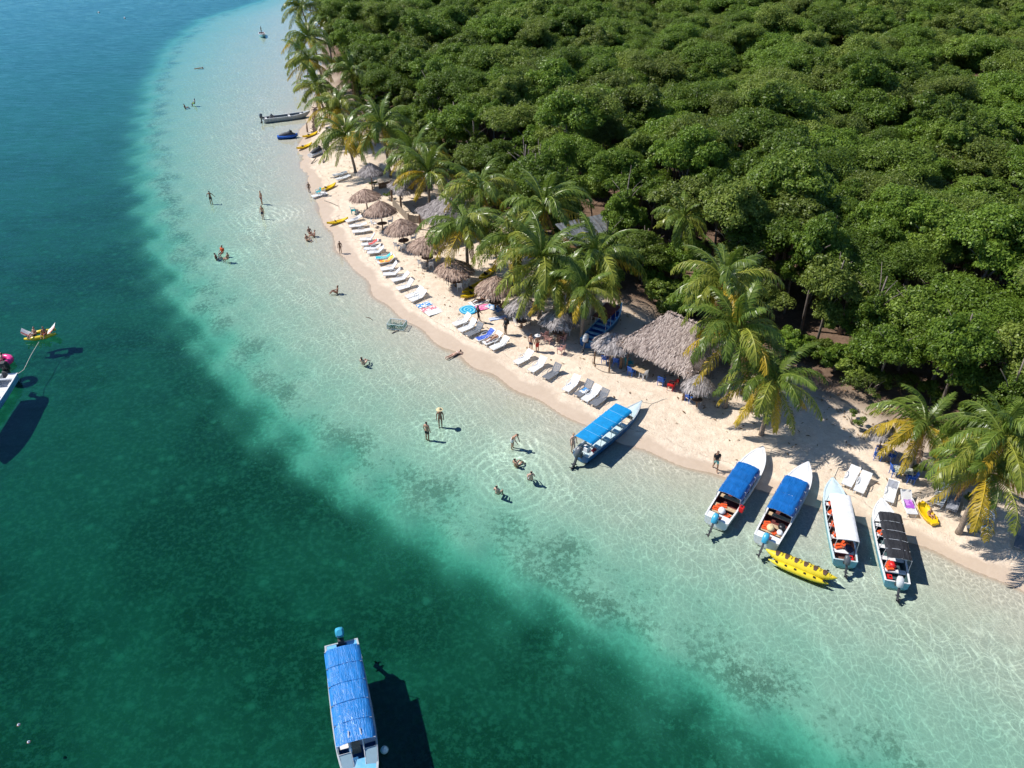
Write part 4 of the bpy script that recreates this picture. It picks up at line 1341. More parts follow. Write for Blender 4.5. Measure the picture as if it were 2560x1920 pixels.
def canopy_sheet(x0, x1, w, z, drop_, arch, ribs, seed, nx_=36, ny_=14, wrinkle=0.02):
    g = random.Random(seed)
    rows = []
    for i in range(nx_ + 1):
        u = i / nx_
        x = x0 + (x1 - x0) * u
        row = []
        for k in range(ny_ + 1):
            v = -1 + 2 * k / ny_
            sag = -0.035 * abs(math.sin(math.pi * u * ribs)) * (1 - abs(v) ** 3) if ribs else 0
            wr = wrinkle * mnoise.noise(Vector((x * 0.9 + seed, v * 7 + x * 0.6, seed)))
            zz = z - arch * v * v + sag + wr
            yy = w / 2 * v
            if k in (0, ny_):
                zz -= drop_ * (1 + 0.3 * mnoise.noise(Vector((x * 3, seed, v))))
                yy = math.copysign(w / 2 + 0.012, v)
            row.append((x + 0.02 * wr, yy, zz))
        rows.append(row)
    b = MB()
    b.grid(rows)
    return b.mesh('canopy', True)

def boat(name, label, stern, bow, B=1.55, H=0.55, L=None, zref=0.5, hull='gel_white', liner='deck_grey', rim='gel_white', deck='gel_white', deck_s=0.74,
         can=None, motor=None, benches=(0.2, 0.35, 0.5, 0.62), bench_mat='gel_white', cat='boat', z0=0.0, pitch=0.0, stern_deck=0.0, hatch=False, group='boats at the beach'):
    A, Bw = G(*stern, zref), G(*bow, zref)
    d = (Bw - A).xy
    L = L or d.length
    rz = math.atan2(d.y, d.x)
    root = thing(name, label, cat, (A.x, A.y, z0), rz, group)
    root.rotation_euler = (0, -pitch, rz)
    n = 20
    outer, inner, rimL, rimR = [], [], [], []
    for i in range(n + 1):
        s = i / n
        hb, zg, kz = hull_profile(s, L, B, H)
        x = s * L
        sec = [(0, kz), (.72 * hb, kz + .10 * (1 - s * .5)), (.94 * hb, kz + .38 * (zg - kz)), (hb, zg)]
        outer.append([(x, -y, z) for y, z in sec[::-1]] + [(x, y, z) for y, z in sec[1:]])
        fl = max(.10, kz + .12)
        fl = min(fl, zg - .05)
        hi = max(hb - .07, .01)
        isec = [(hi, zg - .004), (hi * .93, fl + .03), (hi * .80, fl), (0, fl)]
        inner.append([(x, -y, z) for y, z in isec] + [(x, y, z) for y, z in isec[:-1][::-1]])
        rimL.append(Vector((x, hb - .035, zg)))
        rimR.append(Vector((x, -hb + .035, zg)))
    b = MB().grid(outer)
    b.add(outer[0], [tuple(range(len(outer[0])))])
    ob('hull', b.mesh('hull', True), M[hull], root)
    b = MB().grid(inner)
    b.add([(.05, p[1], p[2]) for p in inner[0]], [tuple(range(len(inner[0])))])
    ob('cockpit_floor', b.mesh('cockpit_floor'), M[liner], root)
    b = MB()
    for rp in (rimL, rimR):
        rows = []
        for p in rp:
            rows.append([(p.x, p.y - .05, p.z - .02), (p.x, p.y - .05, p.z + .022), (p.x, p.y + .05, p.z + .022), (p.x, p.y + .05, p.z - .02)])
        b.grid(rows, True)
    b.box((.03, 0, H - .005), (.07, B * .80, .05))
    ob('gunwale', b.mesh('gunwale'), M[rim], root)
    rows = []
    for i in range(int(deck_s * n), n + 1):
        s = i / n
        hb, zg, kz = hull_profile(s, L, B, H)
        hb = max(hb - .05, .005)
        rows.append([(s * L, hb * v, zg - .012 + .05 * (1 - v * v)) for v in (-1, -.66, -.33, 0, .33, .66, 1)])
    dk = ob('foredeck', MB().grid(rows).mesh('foredeck', True), M[deck], root)
    if hatch:
        b = MB()
        for sg in (-1, 1):
            b.box((L * (deck_s + .075), sg * B * .17, H * 1.14 + .075), (.30, .22, .02), rz=-sg * .25)
        ob('deck_window', b.mesh('deck_window'), M['brown_pad'], dk)
    if stern_deck:
        hb, zg, kz = hull_profile(0.02, L, B, H)
        b = MB()
        b.box((stern_deck / 2 + .05, hb * .62, zg - .03), (stern_deck, hb * .62, .06))
        b.box((stern_deck / 2 + .05, -hb * .62, zg - .03), (stern_deck, hb * .62, .06))
        b.box((stern_deck + .02, 0, zg - .06), (.12, hb * 1.7, .08))
        ob('stern_deck', b.mesh('stern_deck'), M[deck], root)
    for s in benches:
        hb, zg, kz = hull_profile(s, L, B, H)
        ob('bench', MB().box((s * L, 0, zg - .14), (.30, 2 * hb - .16, .05)).mesh('bench'), M[bench_mat], root)
    if can:
        x0, x1, w, z = can['x0'] * L, can['x1'] * L, can.get('w', B * .95), can.get('z', 1.75)
        cs = ob('canopy', canopy_sheet(x0, x1, w, z, can.get('drop', .10), can.get('arch', .08), can.get('ribs', 5), can.get('seed', 3), wrinkle=can.get('wrinkle', .02)), M[can['mat']], root)
        npole = can.get('poles', 5)
        for i in range(npole):
            x = x0 + (x1 - x0) * i / (npole - 1)
            x += .03 if i == 0 else (-.03 if i == npole - 1 else 0)
            s = min(x / L, .97)
            hb, zg, kz = hull_profile(s, L, B, H)
            for sg in (-1, 1):
                b = MB().tube([(x + can.get('rake', 0), sg * (hb - .05), zg), (x, sg * (w / 2 - .02), z - can.get('arch', .08) - .01)], .02, 5)
                ob('canopy_pole', b.mesh('canopy_pole'), M['steel'], root)
            q = [(x, w / 2 * v * .98, z - can.get('arch', .08) * v * v - .03) for v in (-1, -.5, 0, .5, 1)]
            ob('canopy_bow', MB().tube(q, .018, 5).mesh('canopy_bow'), M['steel'], root)
    if motor:
        outboard(root, -.05, H + .02, motor[0], motor[1] if len(motor) > 1 else 0, motor[2] if len(motor) > 2 else 1.0)
    return root, L

def jackets(root, L, label, group, spots, B=1.5, H=.55):
    """life jackets dropped on benches and floor"""
    for i, (s, y, rz) in enumerate(spots):
        b = MB()
        b.box((-.11, 0, .05), (.17, .42, .09), taper=.85)
        b.box((.11, 0, .05), (.17, .42, .09), taper=.85)
        b.box((0, .17, .05), (.24, .12, .07), taper=.8)
        p = root.matrix_basis @ Vector((s * L, y, H - .11))
        o = ob('life_jacket', b.mesh('life_jacket'), M['orange'], None, p, root.rotation_euler.z + rz)
        tag(o, label, 'life jacket', group)

# big tour boat in the deep water, bow cut by the lower edge
r1, L1 = boat('tour_boat', 'blue tour boat under a shiny creased blue tarpaulin, cut by the lower edge', (853, 1606), (905, 1945), B=1.95, H=.72, L=9.6, zref=.7,
              hull='gel_sky', liner='gel_blue', rim='gel_grey', deck='gel_sky', deck_s=.70, benches=(.5, .6), stern_deck=.45,
              can=dict(x0=.10, x1=.655, w=1.78, z=1.62, mat='tarp_shiny', drop=.16, arch=.12, ribs=0, poles=6, seed=4, wrinkle=.04), motor=('cowl_cyan', R(35), 1.25))
b = MB()
for y0, y1 in ((-.86, -.28), (.30, .90)):                     # windscreen halves each side of the walk-through
    zt = 1.12
    b.tube([(6.47, y0, .78), (6.47, y0, zt), (6.47, y1, zt), (7.17, y1 * .9, .80), (7.17, y0 * .9, .80), (6.47, y0, zt)], .022, 5)
    b.tube([(6.47, y1, zt), (6.47, y1, .78)], .022, 5)
ob('windscreen_frame', b.mesh('windscreen_frame'), M['steel'], r1)
for y0, y1 in ((-.86, -.28), (.30, .90)):
    ob('windscreen_pane', MB().add([(6.48, y0 + .03, 1.09), (6.48, y1 - .03, 1.09), (7.15, y1 * .9 - .03, .82), (7.15, y0 * .9 + .03, .82)], [(0, 1, 2, 3)]).mesh('windscreen_pane'), M['glass'], r1)
for i in range(1, 5):                                          # seams pulled tight over the hoops
    x = .10 * L1 + .555 * L1 * i / 5
    q = [(x, .88 * v, 1.62 - .12 * v * v + .012) for v in (-1, -.75, -.5, -.25, 0, .25, .5, .75, 1)]
    ob('tarp_seam', MB().tube(q, .012, 5).mesh('tarp_seam'), M['tarp_blue'], r1)
b = MB()
for sg in (-1, 1):
    b.tube([(5.75, sg * .26, 1.68), (6.2, sg * .30, 1.52), (6.5, sg * .30, 1.13)], .035, 6)
ob('hatch_rail', b.mesh('hatch_rail'), M['steel'], r1)
ob('helm_seat', MB().box((5.95, -.05, .62), (.45, .42, .42), taper=.9).mesh('helm_seat'), M['wood_bench'], r1)
fp = r1.matrix_basis @ Vector((6.2, 1.18, .12))
bu = ob('fender', MB().lathe([(.01, -.2), (.14, -.14), (.2, 0), (.14, .14), (.04, .2), (.03, .26)], 12).mesh('fender', True), M['gel_pale'], None, fp)
tag(bu, 'round pale fender hanging beside the big blue tour boat', 'fender')

r2, L2 = boat('tour_boat', 'dark blue tour boat under a flat cyan canopy, nosed onto the sand', (1452, 1136), (1604, 1014), B=1.5, H=.55, hull='gel_blue', liner='gel_pale', rim='gel_grey', deck='gel_pale',
              deck_s=.76, bench_mat='gel_pale', can=dict(x0=.02, x1=.665, w=1.5, z=1.75, mat='canopy_cyan', drop=.14, arch=.03, ribs=0, poles=5, seed=1, wrinkle=0.0), motor=('cowl_grey', R(25), 1.15), pitch=R(1.0), stern_deck=.3)
b = MB()
for i in range(1, 5):
    x = L2 * (.02 + .645 * i / 5)
    b.box((x, 0, 1.758), (.035, 1.44, .012))
ob('canopy_seam', b.mesh('canopy_seam'), M['gel_sky'], r2)
BLUNT = 3.6
r3, L3 = boat('tour_boat', 'white speedboat under a sagging blue tarp, nearest the walking man', (1790, 1302), (1905, 1131), B=1.75, H=.60, hull='gel_white', liner='deck_maroon', rim='gel_white', deck='gel_white',
              deck_s=.63, bench_mat='wood_bench', benches=(.11, .18, .3, .42, .54), stern_deck=.5,
              can=dict(x0=.22, x1=.64, w=1.62, z=1.38, mat='tarp_blue', drop=.30, arch=.12, ribs=4, poles=5, seed=9, wrinkle=.05), motor=('cowl_cyan', R(40), 1.05), pitch=R(1.2))
r4, L4 = boat('tour_boat', 'white speedboat under a creased blue tarp, right of its twin', (1915, 1351), (2017, 1170), B=1.75, H=.60, hull='gel_white', liner='deck_maroon', rim='gel_white', deck='gel_white',
              deck_s=.66, bench_mat='wood_bench', benches=(.11, .18, .3, .42, .56), stern_deck=.45, hatch=True,
              can=dict(x0=.24, x1=.68, w=1.66, z=1.38, mat='tarp_blue', drop=.26, arch=.10, ribs=4, poles=5, seed=17, wrinkle=.06), motor=('cowl_cyan', R(40), 1.05), pitch=R(1.2))
BLUNT = 4.0
r5, L5 = boat('panga_boat', 'aqua sided open boat under a white canopy, orange jackets inside', (2114, 1402), (2078, 1204), B=1.55, H=.52, hull='gel_aqua', liner='deck_brown', rim='gel_pale', deck='gel_pale',
              deck_s=.70, benches=(.12, .28, .42, .56, .68), can=dict(x0=.09, x1=.65, w=1.25, z=1.6, mat='canopy_white', drop=.05, arch=.06, ribs=0, poles=6, seed=2, wrinkle=.004), motor=('cowl_grey', R(30), .9), pitch=R(.8))
r6, L6 = boat('panga_boat', 'pale aqua open boat under a black canopy, rightmost of the moored boats', (2244, 1456), (2200, 1255), B=1.55, H=.52, hull='gel_aqua', liner='deck_dark', rim='gel_white', deck='gel_white',
              deck_s=.74, benches=(.14, .28, .42, .56, .68), can=dict(x0=.12, x1=.68, w=1.32, z=1.6, mat='canopy_black', drop=.08, arch=.07, ribs=4, poles=6, seed=12, wrinkle=.04), motor=('cowl_white', R(30), 1.0), pitch=R(.8))
BLUNT = 2.5
r7, L7 = boat('skiff', 'pale grey open skiff nosed onto the sand under the topmost palms', (658, 297), (777, 283), B=1.6, H=.62, L=7.3, hull='gel_grey', liner='deck_grey', rim='gel_white', deck='gel_grey', deck_s=.86,
              benches=(.06, .55, .8), motor=('cowl_grey', 0, 1.1))
ob('seat_cover', MB().add([(.9, -.6, .5), (.9, .6, .5), (1.9, .6, .5), (1.9, -.6, .5), (1.3, 0, 1.15)], [(0, 1, 4), (1, 2, 4), (2, 3, 4), (3, 0, 4)]).mesh('seat_cover'), M['dark_grey'], r7)
r8, L8 = boat('panga_boat', 'dark blue boat with dark red canopy, parked in the palm shade', (1466, 873), (1552, 786), B=1.5, H=.6, hull='gel_blue', liner='blue_plastic', rim='gel_sky', deck='gel_blue', deck_s=.82,
              benches=(.12, .22, .34, .46, .6), bench_mat='gel_sky', can=dict(x0=.30, x1=.72, w=1.4, z=1.7, mat='canopy_red', drop=.06, arch=.05, ribs=3, poles=4, seed=5), motor=('cowl_white', R(20), 1.1), z0=.78)
r9, L9 = boat('skiff', 'tiny far skiff with a standing boatman at the top', (653, 80), (660, 96), B=1.4, H=.5, L=4.4, hull='gel_aqua', liner='deck_maroon', rim='gel_white', deck='gel_white', deck_s=.85, benches=(.15, .35, .55))
r10, L10 = boat('speedboat', 'white and blue speedboat at the left edge with black motor', (16, 941), (-62, 1050), B=2.1, H=.75, L=7.5, hull='gel_sky', liner='gel_white', rim='gel_white', deck='gel_white', deck_s=.55, benches=(.3,),
                bench_mat='gel_white', stern_deck=.7, motor=('black', R(10), 1.5))
jackets(r5, L5, 'orange life jacket on a bench of the white canopied boat', 'life jackets in the white canopied boat', [(.30, .25, .3), (.42, .3, 1.2), (.42, .05, .2), (.57, .3, .8), (.16, .3, .4), (.20, -.1, 1.0), (.68, .2, .1)])
jackets(r6, L6, 'orange life jacket lying in the black canopied boat', 'life jackets in the black canopied boat', [(.16, .25, .2), (.21, .2, .9), (.58, .3, .5)])
jackets(r3, L3, 'orange life jacket on a stern bench of the left blue tarp boat', 'life jackets in the left blue tarp boat', [(.13, .45, .2), (.10, -.4, 1.2), (.17, .3, .6), (.19, .1, .3)])
jackets(r4, L4, 'orange life jacket on a stern bench of the right blue tarp boat', 'life jackets in the right blue tarp boat', [(.13, .4, .2), (.12, -.2, 1.1), (.18, .4, .5)])
def mooring(root, L, H, px, py, label):
    a = root.matrix_basis @ Vector((L * .985, 0, H * 1.45))
    e = on_ground(px, py)
    o = ob('mooring_rope', MB().tube([a, a.lerp(e, .5) - Vector((0, 0, .28)), e + Vector((0, 0, .03)), e + Vector((.5, .2, .03))], .018, 5).mesh('mooring_rope'), M['rope'])
    tag(o, label, 'rope', 'mooring ropes of the beached boats')
mooring(r2, L2, .55, 1655, 1000, 'mooring rope from the bow of the cyan canopied boat')
mooring(r3, L3, .60, 1950, 1110, 'mooring rope from the bow of the left blue tarp boat')
mooring(r4, L4, .60, 2065, 1150, 'mooring rope from the bow of the right blue tarp boat')
mooring(r5, L5, .52, 2095, 1170, 'mooring rope from the bow of the white canopied boat')
mooring(r6, L6, .52, 2222, 1220, 'mooring rope from the bow of the black canopied boat')
def on_boat(root, v):
    return root.matrix_basis @ Vector(v)
def fuel_can(root, v, label, mat='red'):
    t_ = thing('fuel_can', label, 'fuel can', on_boat(root, v), root.rotation_euler.z)
    ob('tank', MB().box((0, 0, .15), (.42, .30, .30), taper=.88).mesh('tank'), M[mat], t_)
    ob('cap', MB().lathe([(.05, .30), (.05, .35), (.005, .355)], 8).mesh('cap'), M['black'], t_)
fuel_can(r5, (.38, -.36, .14), 'red fuel can at the stern of the white canopied boat')
fuel_can(r6, (.42, .34, .14), 'red fuel can at the stern of the black canopied boat')
fuel_can(r2, (.55, -.1, .55), 'white tank at the stern of the cyan canopied boat', 'gel_white')
fuel_can(r3, (1.75, -.95, .50), 'bright red can hanging on the side of the left blue tarp boat', 'red')

def bag(root, v, label, mat, s=1.0):
    o = ob('bag', MB().lathe([(.02, 0), (.20, .02), (.24, .14), (.19, .26), (.08, .32), (.02, .30)], 9, sx=1.25).mesh('bag', True), M[mat], None, on_boat(root, v), root.rotation_euler.z + .5, s)
    tag(o, label, 'bag')
bag(r4, (1.05, .1, .48), 'yellow bag on the stern bench of the right blue tarp boat', 'c_straw')
bag(r4, (1.5, -.45, .48), 'black bag beside the yellow one in the right blue tarp boat', 'black')
bag(r4, (1.0, -.5, .48), 'white bag on the stern bench of the right blue tarp boat', 'c_white', .8)
bag(r3, (.9, .0, .50), 'pale round bag on the stern bench of the left blue tarp boat', 'c_white')
bag(r2, (1.0, .3, .15), 'white sack behind the tank in the cyan canopied boat', 'c_white')
bag(r2, (1.2, -.3, .15), 'red bag on the stern floor of the cyan canopied boat', 'red', .8)
bag(r6, (1.3, .1, .42), 'red bag under the rear of the black canopy', 'red', .9)
bag(r5, (1.0, -.3, .42), 'navy bag under the rear of the white canopy', 'c_navy')

# banana boat
def banana():
    A, Bp = G(1913, 1380, .25), G(2091, 1453, .25)
    d = (Bp - A).xy
    L = d.length
    root = thing('banana_boat', 'long yellow inflatable banana boat with brown seats floating offshore', 'inflatable boat', (A.x, A.y, 0), math.atan2(d.y, d.x))
    rows = lambda yo, zo, r0, l0, l1, curl: ([(l0 + (l1 - l0) * i / 18, yo, zo + curl * abs(2 * i / 18 - 1) ** 4) for i in range(19)], [max(.03, r0 * (1 - abs(2 * i / 18 - 1) ** 3.5)) for i in range(19)])
    p, r = rows(0, .30, .36, 0, L, .20)
    ob('main_tube', MB().tube(p, r, 14).mesh('main_tube', True), M['yellow_vinyl'], root)
    for sg in (-1, 1):
        p, r = rows(sg * .40, .14, .20, L * .08, L * .92, .05)
        ob('side_tube', MB().tube(p, r, 10).mesh('side_tube', True), M['yellow_vinyl'], root)
    for k in range(6):
        x = L * (.17 + .132 * k)
        zt = .30 + .36 * (1 - abs(2 * x / L - 1) ** 3.5) + .22 * abs(2 * x / L - 1) ** 4
        b = MB()
        rws = []
        for i in range(5):
            a = -1 + .5 * i
            rws.append([(x + u * .14, .33 * math.sin(a * .7), .31 + (zt - .29) * math.cos(a * .7)) for u in (-1 + .5 * abs(a), 0, 1 - .5 * abs(a))])
        ob('seat_pad', b.grid(rws).mesh('seat_pad'), M['brown_pad'], root)
        ob('hand_strap', MB().tube([(x + .25, -.14, zt - .03), (x + .27, -.07, zt + .06), (x + .27, .07, zt + .06), (x + .25, .14, zt - .03)], .014, 5).mesh('hand_strap'), M['black'], root)
        for sg in (-1, 1):
            ob('foot_pad', MB().box((x + .1, sg * .47, .335), (.14, .12, .02), ry=0).mesh('foot_pad'), M['black'], root)
banana()

# jet skis
def jet_ski(px, py, rz, label, hullm, topm, water=True):
    p = on_ground(px, py, water)
    root = thing('jet_ski', label, 'jet ski', p, rz, 'jet skis by the far sand', 1.05)
    n = 12
    out_ = []
    for i in range(n + 1):
        s = i / n
        hb = .55 * (.82 + .18 * math.sin(min(s / .4, 1) * 1.57)) if s < .5 else .55 * max(.04, 1 - ((s - .5) / .5) ** 2.6)
        zg = .32 + .22 * max(0, s - .4)
        kz = -.1 + .35 * max(0, (s - .7) / .3) ** 2
        x = -1.4 + 2.8 * s
        out_.append([(x, -hb, zg), (x, -hb * .85, (zg + kz) / 2), (x, 0, kz), (x, hb * .85, (zg + kz) / 2), (x, hb, zg), (x, hb * .6, zg + .10), (x, 0, zg + .16), (x, -hb * .6, zg + .10)])
    b = MB().grid(out_, True)
    b.add(out_[0], [tuple(range(8))])
    ob('hull', b.mesh('hull', True), M[hullm], root)
    rw = []
    for i in range(9):
        s = i / 8
        x = -1.2 + 2.3 * s
        z = .50 + .28 * math.sin(math.pi * (s * .95)) + (.12 if .55 < s < .8 else 0)
        w = .20 + .08 * math.sin(math.pi * s)
        rw.append([(x, -w * 1.2, .42), (x, -w, z), (x, 0, z + .05), (x, w, z), (x, w * 1.2, .42)])
    ob('seat', MB().grid(rw).mesh('seat', True), M[topm], root)
    ob('handlebar', MB().tube([(.30, -.40, 1.12), (.40, -.1, 1.02), (.40, .1, 1.02), (.30, .40, 1.12)], .03, 6).box((.48, 0, .86), (.34, .26, .34), ry=.5).mesh('handlebar'), M['black'], root)
jet_ski(720, 345, R(12), 'dark blue jet ski afloat below the beached pale skiff', 'blue_plastic', 'dark_grey')
jet_ski(794, 386, R(60), 'white jet ski parked on the sand beside driftwood', 'gel_white', 'dark_grey', False)

# yellow kayaks
def kayak_mesh(L=2.9, W=.78):
    rows = []
    n = 16
    for i in range(n + 1):
        s = i / n
        q = abs(2 * s - 1)
        hb = W / 2 * max(.05, (1 - q ** 2.6))
        lift = .22 * q ** 3
        dish = .13 * max(0, 1 - (q / .62) ** 4)
        x = -L / 2 + L * s
        rows.append([(x, -hb, .22 + lift), (x, -hb * .75, .04 + lift), (x, 0, lift), (x, hb * .75, .04 + lift), (x, hb, .22 + lift),
                     (x, hb * .66, .26 + lift), (x, hb * .5, .25 + lift - dish), (x, 0, .26 + lift - dish), (x, -hb * .5, .25 + lift - dish), (x, -hb * .66, .26 + lift)])
    b = MB().grid(rows, True)
    b.add(rows[0], [tuple(range(10))])
    b.add(rows[-1], [tuple(range(10))[::-1]])
    return b.mesh('kayak', True)
KAYAK = kayak_mesh()
KSEAT = MB().box((-.25, 0, .26), (.08, .42, .30), ry=-.3).mesh('seat_back')
for (x0, y0, x1, y1, lab, mt, sc) in KAYAKS:
    A, Bp = on_ground(x0, y0), on_ground(x1, y1)
    c = (A + Bp) / 2
    d = Bp - A
    root = thing('kayak', lab, 'kayak', (c.x, c.y, gz(c.x, c.y) + .01), math.atan2(d.y, d.x), 'yellow kayaks on the sand', sc)
    ob('hull', KAYAK, M[mt], root)
    ob('seat_back', KSEAT, M['black'], root)

# towed tube, pink float, rope at the left edge
def tow_tube():
    p = G(103, 838, .1)
    root = thing('towable_tube', 'white and yellow towable tube with raised wings and two riders', 'inflatable tube', p, R(22), None, .82)
    b = MB().tube([(-1.5, -.5, .15), (-.5, -.75, .12), (.5, -.75, .12), (1.5, -.5, .15)], [.12, .24, .24, .12], 10)
    b.tube([(-1.4, .45, .15), (0, .6, .12), (1.4, .45, .15)], [.12, .22, .12], 10)
    ob('tube', b.mesh('tube', True), M['yellow_vinyl'], root)
    for sg in (-1, 1):
        rws = [[(sg * (.7 + .9 * u), -.6 + 1.1 * v, .22 + .75 * u ** 1.3 + .05 * math.sin(3 * v)) for v in (0, .25, .5, .75, 1)] for u in (0, .25, .5, .75, 1)]
        rws2 = [[(x, y, z - .12) for x, y, z in r_] for r_ in rws]
        b = MB().grid(rws).grid(rws2)
        ob('wing', b.mesh('wing', True), M['c_white'], root)
        ob('stripe', MB().grid([[(sg * (.7 + .9 * u), -.6 + 1.1 * v, .235 + .75 * u ** 1.3 + .05 * math.sin(3 * v)) for v in (.05, .2)] for u in (.1, .4, .7, 1)]).mesh('stripe'), M['orange'], root)
    person(p + Vector((-.3, -.35, .18)), 'sit', R(250), 'rider sitting at the left on the towable tube', 'skin_a', ('shorts:c_navy', 'hair:c_hair'), .95)
    person(p + Vector((.55, -.30, .18)), 'sit', R(280), 'rider sitting at the right on the towable tube', 'skin_b', ('shorts:c_red', 'hair:c_hair'), .95)
    e0, e1 = G(97, 855, .25), G(41, 937, .4)
    mid = e0.lerp(e1, .75)
    o = ob('tow_rope', MB().tube([e0, e0.lerp(e1, .4) - Vector((0, 0, .1)), Vector((mid.x, mid.y, .02)), e1], .022, 5).mesh('tow_rope'), M['rope'])
    tag(o, 'thin tow rope from the speedboat to the towable tube', 'rope')
tow_tube()
p = G(6, 905, .2)
root = thing('inflatable_ring', 'pink inflatable float with a neck behind the left speedboat', 'inflatable', p, R(20))
b = MB()
rws = []
for i in range(21):
    a = 2 * math.pi * i / 20
    rws.append([((.62 + .26 * math.cos(q)) * math.cos(a), (.62 + .26 * math.cos(q)) * math.sin(a), .1 + .26 * math.sin(q)) for q in [2 * math.pi * k / 10 for k in range(10)]])
ob('ring', b.grid(rws, True).mesh('ring', True), M['magenta'], root)
ob('neck', MB().tube([(-.6, .1, .2), (-.75, .15, .7), (-.7, .15, 1.15), (-.45, .15, 1.3), (-.25, .15, 1.1)], [.16, .12, .11, .13, .05], 8).mesh('neck', True), M['magenta'], root)
person(p + Vector((.1, -.1, .15)), 'sit', R(200), 'bather in white riding the pink float', 'skin_c', ('brief:c_white', 'bra:c_white', 'long_hair:c_hair'), .95)

# ------------------------------------------------------------------ thatched parasols and roofs
def thatch_strips(pts_nrm, lo, hi, width, seed, loft=.13):
    """pts_nrm: list of (point, downhill direction, normal)"""
    g = random.Random(seed)
    b = MB()
    for p, dn, nm in pts_nrm:
        l = g.uniform(lo, hi)
        sd = nm.cross(dn)
        dn2 = (dn + sd * g.gauss(0, .28) + nm * g.uniform(-.05, .16)).normalized()
        sd2 = nm.cross(dn2).normalized() * width * g.uniform(.6, 1.3)
        lift = nm * g.uniform(.01, loft)
        a = p + lift - dn2 * l * .5
        m_ = p + lift + nm * .015
        e = p + lift * .7 + dn2 * l * .5 - Vector((0, 0, .03))
        b.add([a - sd2, a + sd2, m_ + sd2, m_ - sd2, e + sd2 * .4, e - sd2 * .4], [(0, 1, 2, 3), (3, 2, 4, 5)], max(0, min(1, g.gauss(.5, .36))))
    return b.mesh('thatch')

def cone_thatch(R0, z_eave, z_top, seed, n=1300):
    g = random.Random(seed)
    pn = []
    for i in range(n):
        q = math.sqrt(g.random())
        a = g.uniform(0, 6.2832)
        r = R0 * q * 1.02
        z = z_top - (z_top - z_eave) * (q ** 1.35)
        sl = (z_top - z_eave) * 1.35 * q ** .35 / R0
        dn = Vector((math.cos(a), math.sin(a), -sl)).normalized()
        nm = Vector((math.cos(a) * sl, math.sin(a) * sl, 1)).normalized()
        pn.append((Vector((r * math.cos(a), r * math.sin(a), z)), dn, nm))
    return thatch_strips(pn, .35, .8, .05, seed)

def cone_base(R0, z_eave, z_top):
    prof = [(R0 * q, z_top - (z_top - z_eave) * q ** 1.35) for q in (.02, .2, .4, .6, .8, 1.0)]
    b = MB().lathe(prof, 20)
    b.lathe([(r * .985, z - .10) for r, z in prof], 20)
    return b.mesh('roof_base')
CT = [cone_thatch(1.9, 1.85, 2.85, 40 + i) for i in range(4)]
CB = cone_base(1.88, 1.84, 2.82)
POST = MB().tube([(0, 0, -.2), (.02, 0, 1.4), (0, 0, 2.7)], [.09, .08, .07], 8).mesh('post', True)
RAFT = [MB().tube([(0, 0, 1.35), (1.25 * math.cos(a), 1.25 * math.sin(a), 2.05)], .035, 5).mesh('brace') for a in (0.4, 1.97, 3.54, 5.11)]
TTOP = MB().lathe([(.01, .68), (.62, .68), (.64, .70), (.64, .73), (.62, .75), (.01, .75)], 20).mesh('table_top')
for i, (px, py, w, lab, mt, tbl) in enumerate(PARASOLS):
    c = G(px, py, 2.9)
    dep = c.y * math.cos(PITCH) + (CAMH - c.z) * math.sin(PITCH)
    s = (w / 2) * dep / FPX / 1.98
    z0 = gz(c.x, c.y)
    root = thing('thatch_parasol', lab, 'parasol', (c.x, c.y, z0), i * 1.3, 'thatched parasols on the sand', (s, s, .93 + .06 * (i * 7 % 4)))
    root.rotation_euler = (R((i * 37 % 9) - 4), R((i * 53 % 9) - 4), i * 1.3)
    ob('roof_base', CB, M[mt], root)
    o = ob('thatch', CT[i % 4], M[mt], root)
    o['kind'] = 'stuff'
    ob('post', POST, M['post_wood'], root)
    for r_ in RAFT:
        ob('brace', r_, M['post_wood'], root)
    if tbl:
        ob('table_top', TTOP, M['post_wood'], root)

